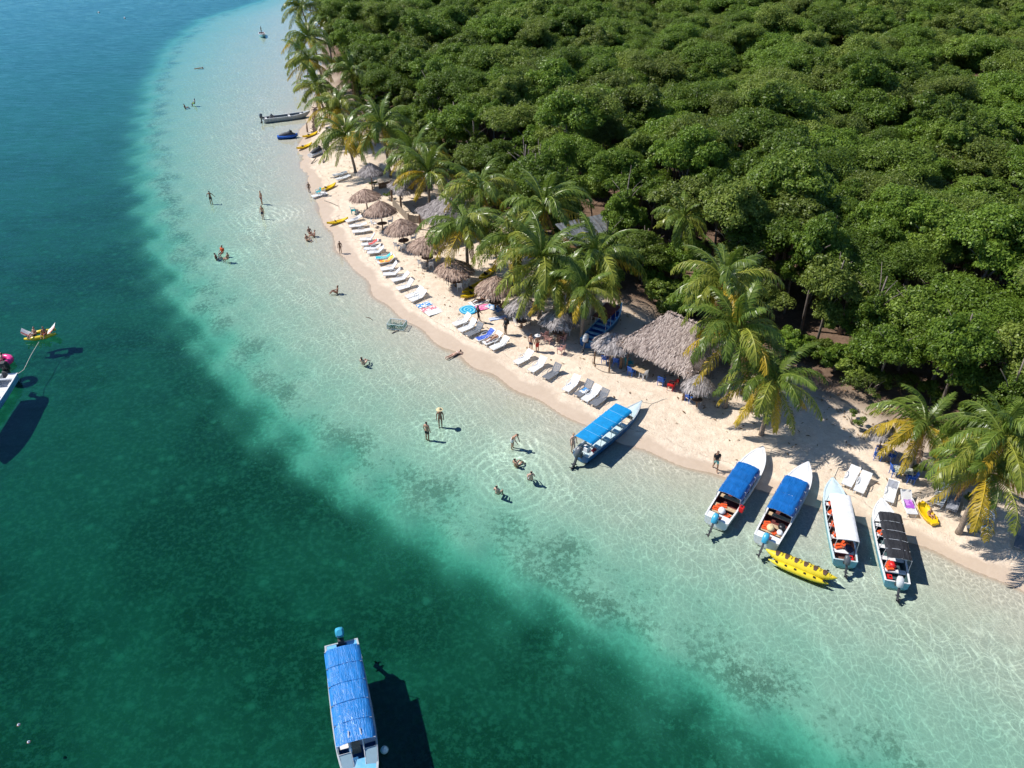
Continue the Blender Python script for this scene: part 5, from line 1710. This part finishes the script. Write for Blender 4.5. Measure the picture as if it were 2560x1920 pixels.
def hip_roof(name, label, c, rz, lx, ly, ridge, z0, z1, mt, n, seed, posts=True, over=.0):
    """rectangular thatch: four slopes to a short ridge along local x"""
    root = thing(name, label, 'shelter', (c.x, c.y, gz(c.x, c.y)), rz, 'thatched roofs behind the beach')
    g = random.Random(seed)
    hx, hy = lx / 2, ly / 2
    E = [Vector((-hx, -hy, z0)), Vector((hx, -hy, z0)), Vector((hx, hy, z0)), Vector((-hx, hy, z0))]
    T = [Vector((-ridge / 2, 0, z1)), Vector((ridge / 2, 0, z1))]
    slopes = [(E[0], E[1], T[1], T[0]), (E[1], E[2], T[1], T[1]), (E[2], E[3], T[0], T[1]), (E[3], E[0], T[0], T[0])]
    pn = []
    for a, b_, c_, d_ in slopes:
        nm = (b_ - a).cross(d_ - a).normalized()
        area = ((b_ - a).length + (c_ - d_).length) / 2 * (((c_ + d_) / 2 - (a + b_) / 2).length)
        dn = (Vector((0, 0, -1)) - nm * (-nm.z)).normalized()
        for k in range(int(n * area)):
            v = 1 - math.sqrt(1 - g.random() * .995)
            if (c_ - d_).length > .5:
                v = g.random()
            u = g.random()
            p = a.lerp(b_, u).lerp(d_.lerp(c_, u), v)
            pn.append((p + Vector((0, 0, -.12 * math.sin(math.pi * v))), dn, nm))
    me = thatch_strips(pn, .3, .65, .034, seed, .07)
    o = ob('thatch', me, M[mt], root)
    o['kind'] = 'stuff'
    b = MB()
    for a, b_, c_, d_ in slopes:
        rr = []
        for j in range(6):
            v = j / 5
            rr.append([a.lerp(b_, u).lerp(d_.lerp(c_, u), v) + Vector((0, 0, -.12 * math.sin(math.pi * v) - .02)) for u in (0, .25, .5, .75, 1)])
        b.grid(rr)
    ob('roof_base', b.mesh('roof_base'), M[mt], root)
    if posts:
        for x, y in ((-hx + .45, -hy + .35), (hx - .45, -hy + .35), (hx - .45, hy - .35), (-hx + .45, hy - .35)):
            ob('post', MB().tube([(x, y, -.2), (x + .02, y, z0 * .6), (x, y, z0 + .25)], [.13, .12, .11], 8).mesh('post', True), M['post_wood'], root)
        for y in (-hy + .35, hy - .35):
            ob('beam', MB().tube([(-hx + .3, y, z0 + .08), (hx - .3, y, z0 + .08)], .06, 6).mesh('beam'), M['post_wood'], root)
    return root
for k_, (name, lab, c_, rz, lx, ly, rd, z0, z1, mt, n_) in enumerate(ROOFS):
    hip_roof(name, lab, Vector((c_[0], c_[1], 0)), R(rz), lx, ly, rd, z0, z1, mt, n_, 60 + k_)
# half-round lean-to on the left end of the big shelter
c = G(1534, 858, 2.3)
root = thing('thatch_lean_to', 'rounded thatch lean-to with white curved eave left of big shelter', 'shelter', (c.x, c.y, gz(c.x, c.y)), R(40), 'thatched roofs behind the beach')
o = ob('thatch', cone_thatch(1.55, 1.75, 2.5, 77, 1400), M['thatch_grey'], root)
o['kind'] = 'stuff'
ob('roof_base', cone_base(1.53, 1.74, 2.45), M['thatch_grey'], root)
arc = [(1.62 * math.cos(a), 1.62 * math.sin(a), 1.72) for a in [R(120 + 15 * k) for k in range(13)]]
ob('eave_pipe', MB().tube(arc, .05, 7).mesh('eave_pipe', True), M['gel_white'], root)
ob('floor_ring', MB().tube([(x, y, .02) for x, y, z in arc], .025, 6).mesh('floor_ring'), M['drift'], root)
for a in (R(150), R(215), R(275)):
    ob('post', MB().tube([(1.5 * math.cos(a), 1.5 * math.sin(a), -.1), (1.5 * math.cos(a), 1.5 * math.sin(a), 1.85)], .07, 6).mesh('post'), M['post_wood'], root)
# dark panel on one parasol
c = G(1262, 706, 2.85)
o = ob('solar_panel', MB().box((0, 0, 0), (1.7, 1.15, .05), ry=.12, rx=.28).mesh('solar_panel'), M['solar'], None, c, R(25))
tag(o, 'dark blue panel resting on a parasol roof under the palm', 'panel')

# tin roofed hut among the trees
c = on_ground(1468, 640)
root = thing('hut', 'small hut with grey tin roof half hidden among the trees', 'hut', c, R(28))
ob('wall', MB().box((0, 0, 1.2), (4.6, 3.2, 2.4)).mesh('wall'), M['hut_wall'], root)
b = MB()
for k in range(23):
    x = -2.75 + .25 * k
    b.add([(x, -2.0, 2.45 + .04 * (k % 2)), (x + .25, -2.0, 2.45 + .04 * ((k + 1) % 2)), (x + .25, 2.0, 3.25 + .04 * ((k + 1) % 2)), (x, 2.0, 3.25 + .04 * (k % 2))], [(0, 1, 2, 3)])
ob('roof', b.mesh('roof'), M['roof_metal'], root)
ob('door', MB().box((-.6, -1.63, 1.0), (.85, .06, 2.0)).mesh('door'), M['fence_wood'], root)
ob('awning', MB().add([(.2, -1.62, 2.1), (2.1, -1.62, 2.1), (2.1, -2.9, 1.7), (.2, -2.9, 1.7)], [(0, 1, 2, 3)]).mesh('awning'), M['gel_sky'], root)

# plank fence
def fence(a, b_, label, n_board, h, mat='fence_wood'):
    A, Bp = on_ground(*a), on_ground(*b_)
    d = Bp - A
    L = d.xy.length
    root = thing('plank_fence', label, 'fence', A, math.atan2(d.y, d.x))
    g = random.Random(int(a[0]))
    for k in range(n_board):
        x = L * (k + .5) / n_board
        ob('plank', MB().box((x, g.uniform(-.015, .015), h / 2 + g.uniform(-.04, .04)), (L / n_board * .92, .025, h)).mesh('plank'), M[mat], root)
    for z in (h * .25, h * .8):
        ob('rail', MB().box((L / 2, .05, z), (L, .05, .07)).mesh('rail'), M[mat], root)
    for x in (0, L):
        ob('fence_post', MB().box((x, .05, h * .55), (.10, .10, h * 1.15)).mesh('fence_post'), M['post_wood'], root)
fence((982, 514), (1021, 556), 'grey plank fence behind the upper row of parasols', 30, .95)
fence((1022, 556), (1062, 560), 'short plank fence before the hip roofed thatch hut', 12, .9)
fence((949, 472), (979, 466), 'low rail fence behind the topmost sunlit parasol', 10, .7, 'post_wood')

# ------------------------------------------------------------------ sun loungers, towels
LW, SEAT_L, BACK_L, SEAT_Z = .62, 1.16, .78, .31
def slats(x0, x1, w, n):
    b = MB()
    st = (x1 - x0) / n
    for i in range(n):
        b.box((x0 + st * (i + .5), 0, 0), (st * .80, w, .022))
    b.box(((x0 + x1) / 2, -w / 2, -.015), (x1 - x0, .05, .06))
    b.box(((x0 + x1) / 2, w / 2, -.015), (x1 - x0, .05, .06))
    b.box((x0 + .02, 0, -.01), (.04, w, .05))
    b.box((x1 - .02, 0, -.01), (.04, w, .05))
    return b
SEAT_ME = slats(0, SEAT_L, LW, 17).mesh('seat')
BACK_ME = slats(0, BACK_L, LW, 11).mesh('backrest')
LEG_ME = MB().tube([(0, 0, .30), (.03, 0, .15), (.10, 0, 0)], [.028, .026, .024], 5).mesh('leg')
LEG2_ME = MB().tube([(0, 0, .30), (-.03, 0, .15), (-.08, 0, 0)], [.028, .026, .024], 5).mesh('leg')
ARM_ME = MB().tube([(.62, 0, .31), (.72, .02, .50), (1.0, .03, .54), (1.28, .02, .50), (1.34, 0, .30)], .024, 5).mesh('armrest')
def lounger(fx, fy, hx, hy, mt, label, ang):
    p = on_ground(fx, fy + 6)
    A = G(fx, fy, p.z + SEAT_Z)
    Bp = G(hx, hy, p.z + SEAT_Z + BACK_L * math.sin(R(ang)) * .9)
    rz = math.atan2(Bp.y - A.y, Bp.x - A.x)
    root = thing('sun_lounger', label, 'sun lounger', (A.x, A.y, gz(A.x, A.y) + .005), rz, 'sun loungers on the sand')
    ob('seat', SEAT_ME, M[mt], root, (0, 0, SEAT_Z))
    bk = ob('backrest', BACK_ME, M[mt], root, (SEAT_L + .01, 0, SEAT_Z))
    bk.rotation_euler = (0, -R(ang), 0)
    for x, me in ((.12, LEG2_ME), (1.15, LEG_ME)):
        for y in (-.27, .27):
            ob('leg', me, M[mt], root, (x, y, 0))
    for y in (-.33, .33):
        ob('armrest', ARM_ME, M[mt], root, (0, y, 0))
    return root
LG = {}
for a in LOUNGERS:
    LG[a[5]] = (lounger(*a), a[6])

def cloth_mat(name, c1, c2, scale=6.0, kind='stripe'):
    m, t, out = new_mat(name)
    co = nd(t, 'ShaderNodeTexCoord')
    if kind == 'stripe':
        sx = nd(t, 'ShaderNodeSeparateXYZ', i_0=co.outputs['Object'])
        f = sstep(t, math_n(t, 'SINE', math_n(t, 'MULTIPLY', sx.outputs[1], scale * 6)), -.2, .2)
    elif kind == 'spiral':
        gr = nd(t, 'ShaderNodeTexGradient', gradient_type='RADIAL', i_Vector=co.outputs['Object'])
        ln = nd(t, 'ShaderNodeVectorMath', operation='LENGTH', i_0=co.outputs['Object'])
        f = sstep(t, math_n(t, 'SINE', math_n(t, 'MULTIPLY', math_n(t, 'ADD', math_n(t, 'MULTIPLY', ln.outputs['Value'], 3.2), gr.outputs[1]), 6.283)), .3, .7)
    else:
        f = sstep(t, nd(t, 'ShaderNodeTexNoise', i_Vector=co.outputs['Object'], i_Scale=scale, i_Detail=2.0).outputs[0], .47, .53)
    b = nd(t, 'ShaderNodeBsdfPrincipled', i_Roughness=.85)
    t.links.new(mix_c(t, f, c1, c2), b.inputs['Base Color'])
    t.links.new(b.outputs[0], out.inputs[0])
    return m
M['t_cyan'] = cloth_mat('cyan_towel', (.02, .45, .50), (.10, .55, .60), 5, 'noise')
M['t_orange'] = cloth_mat('orange_towel', (.75, .22, .03), (.80, .60, .10), 3, 'noise')
M['t_red'] = cloth_mat('red_towel', (.55, .05, .05), (.65, .15, .12), 5, 'noise')
M['t_blue'] = cloth_mat('blue_print_towel', (.03, .08, .42), (.10, .18, .60), 6, 'noise')
M['t_mix'] = cloth_mat('printed_towel', (.75, .75, .74), (.05, .25, .55), 4, 'noise')
M['t_mix2'] = cloth_mat('flower_towel', (.75, .72, .68), (.65, .15, .20), 5, 'noise')
M['t_white'] = cloth_mat('white_towel', (.78, .78, .77), (.72, .72, .71), 5, 'noise')
M['t_pink'] = cloth_mat('pink_towel', (.72, .12, .32), (.78, .35, .48), 4, 'noise')
M['t_purple'] = cloth_mat('purple_towel', (.35, .08, .50), (.55, .25, .65), 4, 'noise')
M['t_stripe'] = cloth_mat('striped_towel', (.70, .72, .75), (.28, .38, .65), 4, 'stripe')
M['t_spiral'] = cloth_mat('spiral_towel', (.0, .30, .55), (.25, .65, .75), 4, 'spiral')
M['t_bright'] = cloth_mat('bright_blue_towel', (.0, .15, .50), (.02, .30, .62), 3, 'noise')
M['t_grey'] = cloth_mat('grey_cloth', (.25, .26, .30), (.33, .34, .38), 3, 'noise')

def draped(key, mat, label, s0, s1, w=.56, sd=1, cat='towel'):
    """towel lying on a lounger from s0 to s1 along its seat and back"""
    root, ang = LG[key]
    rows = []
    for i in range(13):
        s = s0 + (s1 - s0) * i / 12
        if s <= SEAT_L:
            x, z = s, SEAT_Z + .025
        else:
            x, z = SEAT_L + (s - SEAT_L) * math.cos(R(ang)), SEAT_Z + .03 + (s - SEAT_L) * math.sin(R(ang))
        rows.append([(x + .03 * math.sin(k * 2 + s * 3 + sd), w * (k / 6 - .5) + .04 * math.sin(s * 4 + sd), z + .012 * abs(math.sin(k * 1.7 + s * 9 + sd))) for k in range(7)])
    o = ob('towel', MB().grid(rows).mesh('towel', True), M[mat], None, root.location, root.rotation_euler.z)
    tag(o, label, cat)
def key_of(word):
    return [k for k in LG if word in k][0]
draped(key_of('fifth in'), 't_red', 'red towel over the fifth lounger of the upper row', .75, 1.8)
draped(key_of('cyan towel'), 't_cyan', 'cyan towel spread on the eighth lounger of the upper row', .1, 1.7)
draped(key_of('orange towel'), 't_orange', 'orange and yellow towel on the ninth upper row lounger', .2, 1.8)
draped(key_of('with blue towel'), 't_blue', 'blue printed towel on the lounger beside the lying bather', .05, 1.85)
draped(key_of('purple towel'), 't_purple', 'purple towel lying on the lounger beside the yellow float', .5, 1.25)
draped(key_of('bright blue towel'), 't_bright', 'bright blue towel on the shaded lounger under the palm', .1, 1.2)
draped(key_of('grey cloth'), 't_grey', 'grey cloth on the head of the lounger above the black canopy', 1.35, 1.85)
draped(key_of('with clothes'), 't_mix', 'crumpled clothes on the second of four grey and white loungers', .5, 1.2, .48)
draped(key_of('dark sun lounger'), 't_grey', 'dark towel on the lounger in the palm shade', .1, 1.1)
draped(key_of('last in the row'), 't_white', 'white towel on the lounger at the end of the bather row', .2, 1.8)
draped(key_of('first in the upper'), 't_grey', 'grey bag cloth on the first lounger of the upper row', .9, 1.5, .3)

def towel(px, py, lx, ly, rz, mat, label, rnd=False):
    p = on_ground(px, py)
    b = MB()
    if rnd:
        rows = [[(r_ * lx / 2 * math.cos(a), r_ * ly / 2 * math.sin(a), .012 + .015 * math.sin(3 * a + 4 * r_) * r_) for a in [2 * math.pi * k / 20 for k in range(20)]] for r_ in (.02, .35, .7, 1)]
        b.grid(rows, True)
    else:
        rows = [[(lx * (i / 8 - .5), ly * (k / 6 - .5) + .03 * math.sin(i * 1.3), .012 + .02 * abs(math.sin(i * 1.9 + k * 1.1))) for k in range(7)] for i in range(9)]
        b.grid(rows)
    o = ob('beach_towel', b.mesh('beach_towel', True), M[mat], None, p + Vector((0, 0, .03)), R(rz))
    tag(o, label, 'towel', 'towels spread on the sand')
towel(1064, 762, 1.7, .8, 35, 't_mix', 'printed white and blue towel, left of three in a row')
towel(1074, 772, 1.7, .75, 35, 't_mix2', 'flowered towel, middle of three lying in a row')
towel(1088, 780, 1.8, .85, 35, 't_white', 'plain white towel, right of three lying in a row')
towel(1197, 755, 1.9, .95, 40, 't_white', 'white towel under the sunbather near the yellow kayaks')
towel(1171, 775, 1.7, 1.7, 0, 't_spiral', 'round blue towel with a pale spiral on the sand', True)
towel(1207, 769, 1.3, .95, 25, 't_pink', 'pink towel right of the round spiral towel')
towel(1238, 769, 1.7, 1.1, -40, 't_mix', 'white and blue towel half in the parasol shade')
towel(1245, 796, 1.7, .5, 20, 't_stripe', 'narrow striped towel behind the man with a backpack')

# ------------------------------------------------------------------ chairs and tables
def chair_parts():
    q = {}
    q['seat'] = MB().box((0, 0, .42), (.44, .44, .03)).box((.21, 0, .405), (.04, .44, .05)).mesh('seat')
    b = MB()
    for i in range(5):
        b.box((-.25 - .03, -.17 + .085 * i, .64), (.02, .055, .40), ry=-.16)
    b.box((-.315, 0, .84), (.03, .44, .08), ry=-.16)
    q['backrest'] = b.mesh('backrest')
    q['leg'] = MB().tube([(0, 0, .41), (.0, 0, 0)], [.03, .022], 5).mesh('leg')
    q['arm'] = MB().tube([(-.26, 0, .64), (.0, .02, .65), (.20, 0, .63), (.21, 0, .42)], .025, 5).mesh('armrest')
    return q
CH = chair_parts()
def chair(px, py, rz, mat, label, dz=0.0, group='plastic chairs on the beach', s=1.05):
    p = on_ground(px, py)
    root = thing('plastic_chair', label, 'chair', p + Vector((0, 0, dz + .005)), R(rz), group, s)
    ob('seat', CH['seat'], M[mat], root)
    ob('backrest', CH['backrest'], M[mat], root)
    for x, y in ((-.2, -.2), (.2, -.2), (.2, .2), (-.2, .2)):
        ob('leg', CH['leg'], M[mat], root, (x, y, 0))
    for y in (-.23, .23):
        ob('armrest', CH['arm'], M[mat], root, (0, y, 0))
    return root
for a in CHAIRS:
    chair(*a)
def table(px, py, rz, lx, ly, mat, label, h=.72):
    p = on_ground(px, py)
    root = thing('table', label, 'table', p + Vector((0, 0, .005)), R(rz))
    ob('table_top', MB().box((0, 0, h), (lx, ly, .03)).box((0, 0, h - .03), (lx * .94, ly * .94, .03)).mesh('table_top'), M[mat], root)
    for x in (-1, 1):
        for y in (-1, 1):
            ob('leg', MB().tube([(x * (lx / 2 - .06), y * (ly / 2 - .06), h - .03), (x * (lx / 2 - .03), y * (ly / 2 - .03), 0)], .022, 5).mesh('leg'), M['gel_white'], root)
M['t_pattern'] = cloth_mat('patterned_tabletop', (.50, .50, .44), (.16, .20, .16), 9, 'noise')
table(2252, 1196, -12, 1.15, .75, 't_pattern', 'white table with a patterned top among blue chairs')
table(1597, 940, -45, 1.3, .8, 'wood_bench', 'wooden table at the front of the big thatched shelter')
table(2205, 1142, -15, 1.0, .7, 'wood_bench', 'small table between the dark blue chairs in shade')
table(1738, 1005, -15, .9, .6, 'wood_bench', 'small wooden table under the grey parasol by the shelter')

# ------------------------------------------------------------------ people
def place(px, py, sub=None, water=True):
    """feet on the ground, or sunk so that the waterline meets the body at height sub"""
    p = on_ground(px, py, water)
    z = gz(p.x, p.y)
    if sub is not None and sub < .2:
        return Vector((p.x, p.y, max(z, -sub)))
    return Vector((p.x, p.y, z))
for (px, py, kind, face, sub, sc, skin, wear, lab) in PEOPLE:
    person(place(px, py, sub), kind, R(face), lab, skin, wear.split(), sc)
# sunbathers on furniture
root, ang = LG[key_of('with a lying bather')]
f = root.rotation_euler.z
q = root.matrix_basis @ Vector((.92, 0, SEAT_Z + .03))
o = person(q, 'lie', f, 'sunbather in white lying on a lounger in the middle row', 'skin_a', ('brief:c_red', 'bra:c_white', 'hair:c_hair'), .95)
o.rotation_euler = (R(8), 0, f - math.pi / 2)
p = on_ground(1197, 755)
o = person(p + Vector((0, 0, .05)), 'lie', R(40), 'sunbather in red lying on the white towel by the kayaks', 'skin_b', ('brief:c_maroon', 'hair:c_hair'), .98)
# people aboard
person(on_boat(r9, (.9, 0, .15)), 'stand', R(200), 'boatman standing in the tiny far skiff', 'skin_d', ('shirt:c_black', 'shorts:c_black', 'hair:c_hair'), 1.0)

# yellow float chair with a sitter
p = on_ground(2316, 1290)
root = thing('beach_float', 'yellow moulded float chair with a seated child near the boats', 'float', p + Vector((0, 0, .02)), R(97), None, .95)
rows = []
for i in range(15):
    s = i / 14
    x = -.95 + 1.9 * s
    hb = .34 * (1 - abs(2 * s - 1) ** 4) + .08
    z = .12 + .45 * max(0, s - .55) ** 1.2 * 1.5
    rows.append([(x, -hb, z + .14), (x, -hb * .8, z), (x, 0, z - .03), (x, hb * .8, z), (x, hb, z + .14), (x, hb * 1.05, z + .10), (x, hb * .85, z - .12), (x, 0, z - .14), (x, -hb * .85, z - .12), (x, -hb * 1.05, z + .10)])
b = MB().grid(rows, True)
b.add(rows[0], [tuple(range(10))])
b.add(rows[-1], [tuple(range(10))[::-1]])
ob('shell', b.mesh('shell', True), M['yellow_plastic'], root)
ob('foot_rest', MB().box((-.75, 0, .16), (.42, .5, .16)).mesh('foot_rest'), M['yellow_plastic'], root)
person(p + Vector((.08, -.12, .16)), 'sit', R(277), 'child sitting on the yellow moulded float chair', 'skin_a', ('brief:c_orange', 'hair:c_blond'), .68)

# ------------------------------------------------------------------ small things on the sand
p = on_ground(993, 818, True)
root = thing('net_cage', 'green net cage standing at the waterline with its frame', 'cage', p + Vector((0, 0, .02)), R(-12))
b = MB()
lx, ly, h = 1.5, 1.0, .5
cr = [(-lx / 2, -ly / 2), (lx / 2, -ly / 2), (lx / 2, ly / 2), (-lx / 2, ly / 2)]
for z in (.03, h):
    for k in range(4):
        b.tube([(*cr[k], z), (*cr[(k + 1) % 4], z)], .025, 5)
for c_ in cr:
    b.tube([(*c_, 0), (*c_, h)], .025, 5)
ob('frame', b.mesh('frame'), M['gel_pale'], root)
b = MB()
for k in range(9):
    x = -lx / 2 + lx * (k + .5) / 9
    for y in (-ly / 2, ly / 2):
        b.tube([(x, y, .03), (x, y, h)], .011, 3)
    b.tube([(x, -ly / 2, .04), (x, ly / 2, .04)], .011, 3)
for k in range(6):
    y = -ly / 2 + ly * (k + .5) / 6
    for x in (-lx / 2, lx / 2):
        b.tube([(x, y, .03), (x, y, h)], .011, 3)
    b.tube([(-lx / 2, y, .05), (lx / 2, y, .05)], .011, 3)
for z in (.15, .27, .39):
    for k in range(4):
        b.tube([(*cr[k], z), (*cr[(k + 1) % 4], z)], .011, 3)
ob('net', b.mesh('net'), M['net'], root)
g = random.Random(3)
b = MB()
for k in range(60):
    a = (g.uniform(-.65, .65), g.uniform(-.4, .4), g.uniform(.05, .2))
    b.tube([a, (a[0] + g.uniform(-.2, .2), a[1] + g.uniform(-.2, .2), a[2] + g.uniform(0, .12))], .02, 3)
ob('folded_net', b.mesh('folded_net'), M['net'], root)

def log(pts, r, label, mat='drift', name='driftwood', cat='driftwood'):
    P_ = [on_ground(x, y) + Vector((0, 0, r * .7 + dz)) for x, y, dz in pts]
    c = P_[0].copy()
    o = ob(name, MB().tube([p_ - c for p_ in P_], [r] * (len(P_) - 1) + [r * .6], 6).mesh(name, True), M[mat], None, c)
    tag(o, label, cat)
log([(811, 502, 0), (828, 508, 0), (846, 516, 0)], .05, 'long thin stick lying on sand below the teal chair')
log([(778, 410, 0), (786, 404, .15), (792, 398, .2)], .07, 'forked driftwood lying below the white jet ski')
log([(808, 408, 0), (812, 398, .3), (806, 378, 1.0)], .09, 'leaning tree stump beside the white jet ski')
log([(980, 834, 0), (990, 829, .05), (998, 828, .05)], .05, 'small stick lying in the shallows below the net cage')
log([(915, 793, 0), (925, 796, .03), (932, 801, 0)], .04, 'dark twig floating in the shallows left of the net cage')
log([(769, 332, 0), (769, 331, .6), (770, 330, 1.3)], .12, 'weathered post standing in wet sand near the blue jet ski', 'post_wood', 'wooden_post', 'post')
for (px, py, lab) in ((47, 1812, 'white buoy, upper of the two in the lower left corner'), (72, 1855, 'white buoy, lower of the two in the lower left corner'),
                      (312, 45, 'small white buoy, right one in the far blue water'), (247, 31, 'small white buoy, left one in the far blue water')):
    p = G(px, py, 0)
    s_ = 0.6 if py > 900 else 1.8
    root = thing('buoy', lab, 'buoy', p, 0, 'white buoys in deep water', s_)
    ob('float', MB().lathe([(.01, -.12), (.10, -.08), (.13, 0), (.10, .08), (.03, .12), (.02, .2), (.01, .22)], 10).mesh('float', True), M['gel_white'], root)
    ob('ring', MB().lathe([(.125, -.02), (.14, 0), (.125, .02)], 10).mesh('ring'), M['c_orange'], root)
# seaweed wrack along the far swash line
g = random.Random(9)
b = MB()
for k in range(420):
    q = g.random()
    px, py = (788 - 2 * q + g.gauss(0, 3), 268 + 66 * q)
    p = on_ground(px, py)
    a = g.uniform(0, 6.28)
    b.box(p + Vector((0, 0, .02)), (g.uniform(.15, .4), g.uniform(.05, .12), .05), a)
o = ob('seaweed', b.mesh('seaweed'), M['seaweed'])
tag(o, 'brown seaweed wrack strewn along the far waterline', 'seaweed')
o['kind'] = 'stuff'

# fallen leaves and husks blown over the upper sand
g = random.Random(21)
b = MB()
cand = np.column_stack([rng.uniform(-34, 36, 9000), rng.uniform(36, 118, 9000)])
d_, e_, z_ = fields(cand)
sel = np.where((d_ > 2.0) & (d_ < 16) & (rng.random(9000) < (d_ - 1.5) / 9))[0][:1500]
for i in sel:
    x, y = cand[i]
    a = g.uniform(0, 6.28)
    l, w = g.uniform(.06, .22), g.uniform(.03, .07)
    ca, sa = math.cos(a), math.sin(a)
    zz = float(z_[i]) + .05
    b.add([(x - ca * l, y - sa * l, zz), (x + sa * w, y - ca * w, zz + .02), (x + ca * l, y + sa * l, zz), (x - sa * w, y + ca * w, zz + .03)], [(0, 1, 2, 3)], g.random())
o = ob('fallen_leaves', b.mesh('fallen_leaves'), M['frond_dead'])
tag(o, 'dry fallen leaves scattered over the upper sand', 'leaves')
o['kind'] = 'stuff'

# understory plants at the foot of the forest
g = random.Random(33)
UNDER = []
BUSH_STEM = MB().tube([(0, 0, -.1), (.1, 0, .5), (.3, .1, 1.0)], [.05, .04, .015], 5).tube([(0, 0, 0), (-.15, .1, .5), (-.35, .0, .95)], [.04, .03, .012], 5).mesh('stem', True)
for k, sd_ in enumerate((811, 812, 813)):
    me = crown_mesh('foliage', 1.1, 0.9, 0.9, 40, 120, 0.2, sd_)
    UNDER.append(me)
k = 0
for a, b_ in zip(forest_edge[4:-1], forest_edge[5:]):
    L_ = float(np.hypot(*(b_ - a)))
    nrm = np.array([-(b_ - a)[1], (b_ - a)[0]]) / L_
    for j in range(max(1, int(min(L_, 40) / 1.1))):
        q = a + (b_ - a) * g.random() + nrm * g.uniform(-1.5, 3.5)
        if q[1] < 30 or abs(q[0]) > 48 or not inside(np.array([q]), land_poly)[0]:
            continue
        s_ = g.uniform(.6, 1.6)
        root = thing('understory_bush', 'low green bush at the shaded foot of the forest', 'bush', (q[0], q[1], gz(q[0], q[1])), g.uniform(0, 6.28), 'bushes at the foot of the forest', s_)
        ob('foliage', g.choice(UNDER), M['leaf'], root)
        ob('stem', BUSH_STEM, M['bark'], root)
        k += 1
print('bushes', k)

# bare dead trees sticking out of the canopy
for k, (px, py, lab) in enumerate(((2236, 52, 'bare grey dead tree high in the canopy near the top'), (2492, 112, 'bare grey branches in the canopy at the upper right'),
                                   (2228, 222, 'pale dead twigs below the big bare tree in the canopy'), (2545, 205, 'bare dead tree in the canopy at the right edge'))):
    g = random.Random(70 + k)
    c_ = G(px, py, 8.6)
    root = thing('dead_tree', lab, 'dead tree', (c_.x, c_.y, 0.6), g.uniform(0, 6.28), 'bare dead trees in the forest')
    ob('trunk', MB().tube([(0, 0, 0), (.1, .1, 4), (.2, 0, 7.2)], [.16, .12, .07], 7).mesh('trunk', True), M['drift'], root)
    for j in range(9):
        a = g.uniform(0, 6.28)
        s_ = Vector((.15, .05, g.uniform(5.2, 7.2)))
        e_ = s_ + Vector((math.cos(a) * g.uniform(.8, 1.9), math.sin(a) * g.uniform(.8, 1.9), g.uniform(1.0, 2.4)))
        b = MB().tube([s_, s_.lerp(e_, .5) + Vector((0, 0, .2)), e_], [.06, .045, .015], 5)
        for q in range(4):
            m_ = s_.lerp(e_, g.uniform(.4, .9))
            b.tube([m_, m_ + Vector((g.uniform(-.6, .6), g.uniform(-.6, .6), g.uniform(.2, .7)))], [.025, .008], 4)
        ob('branch', b.mesh('branch'), M['drift'], root)
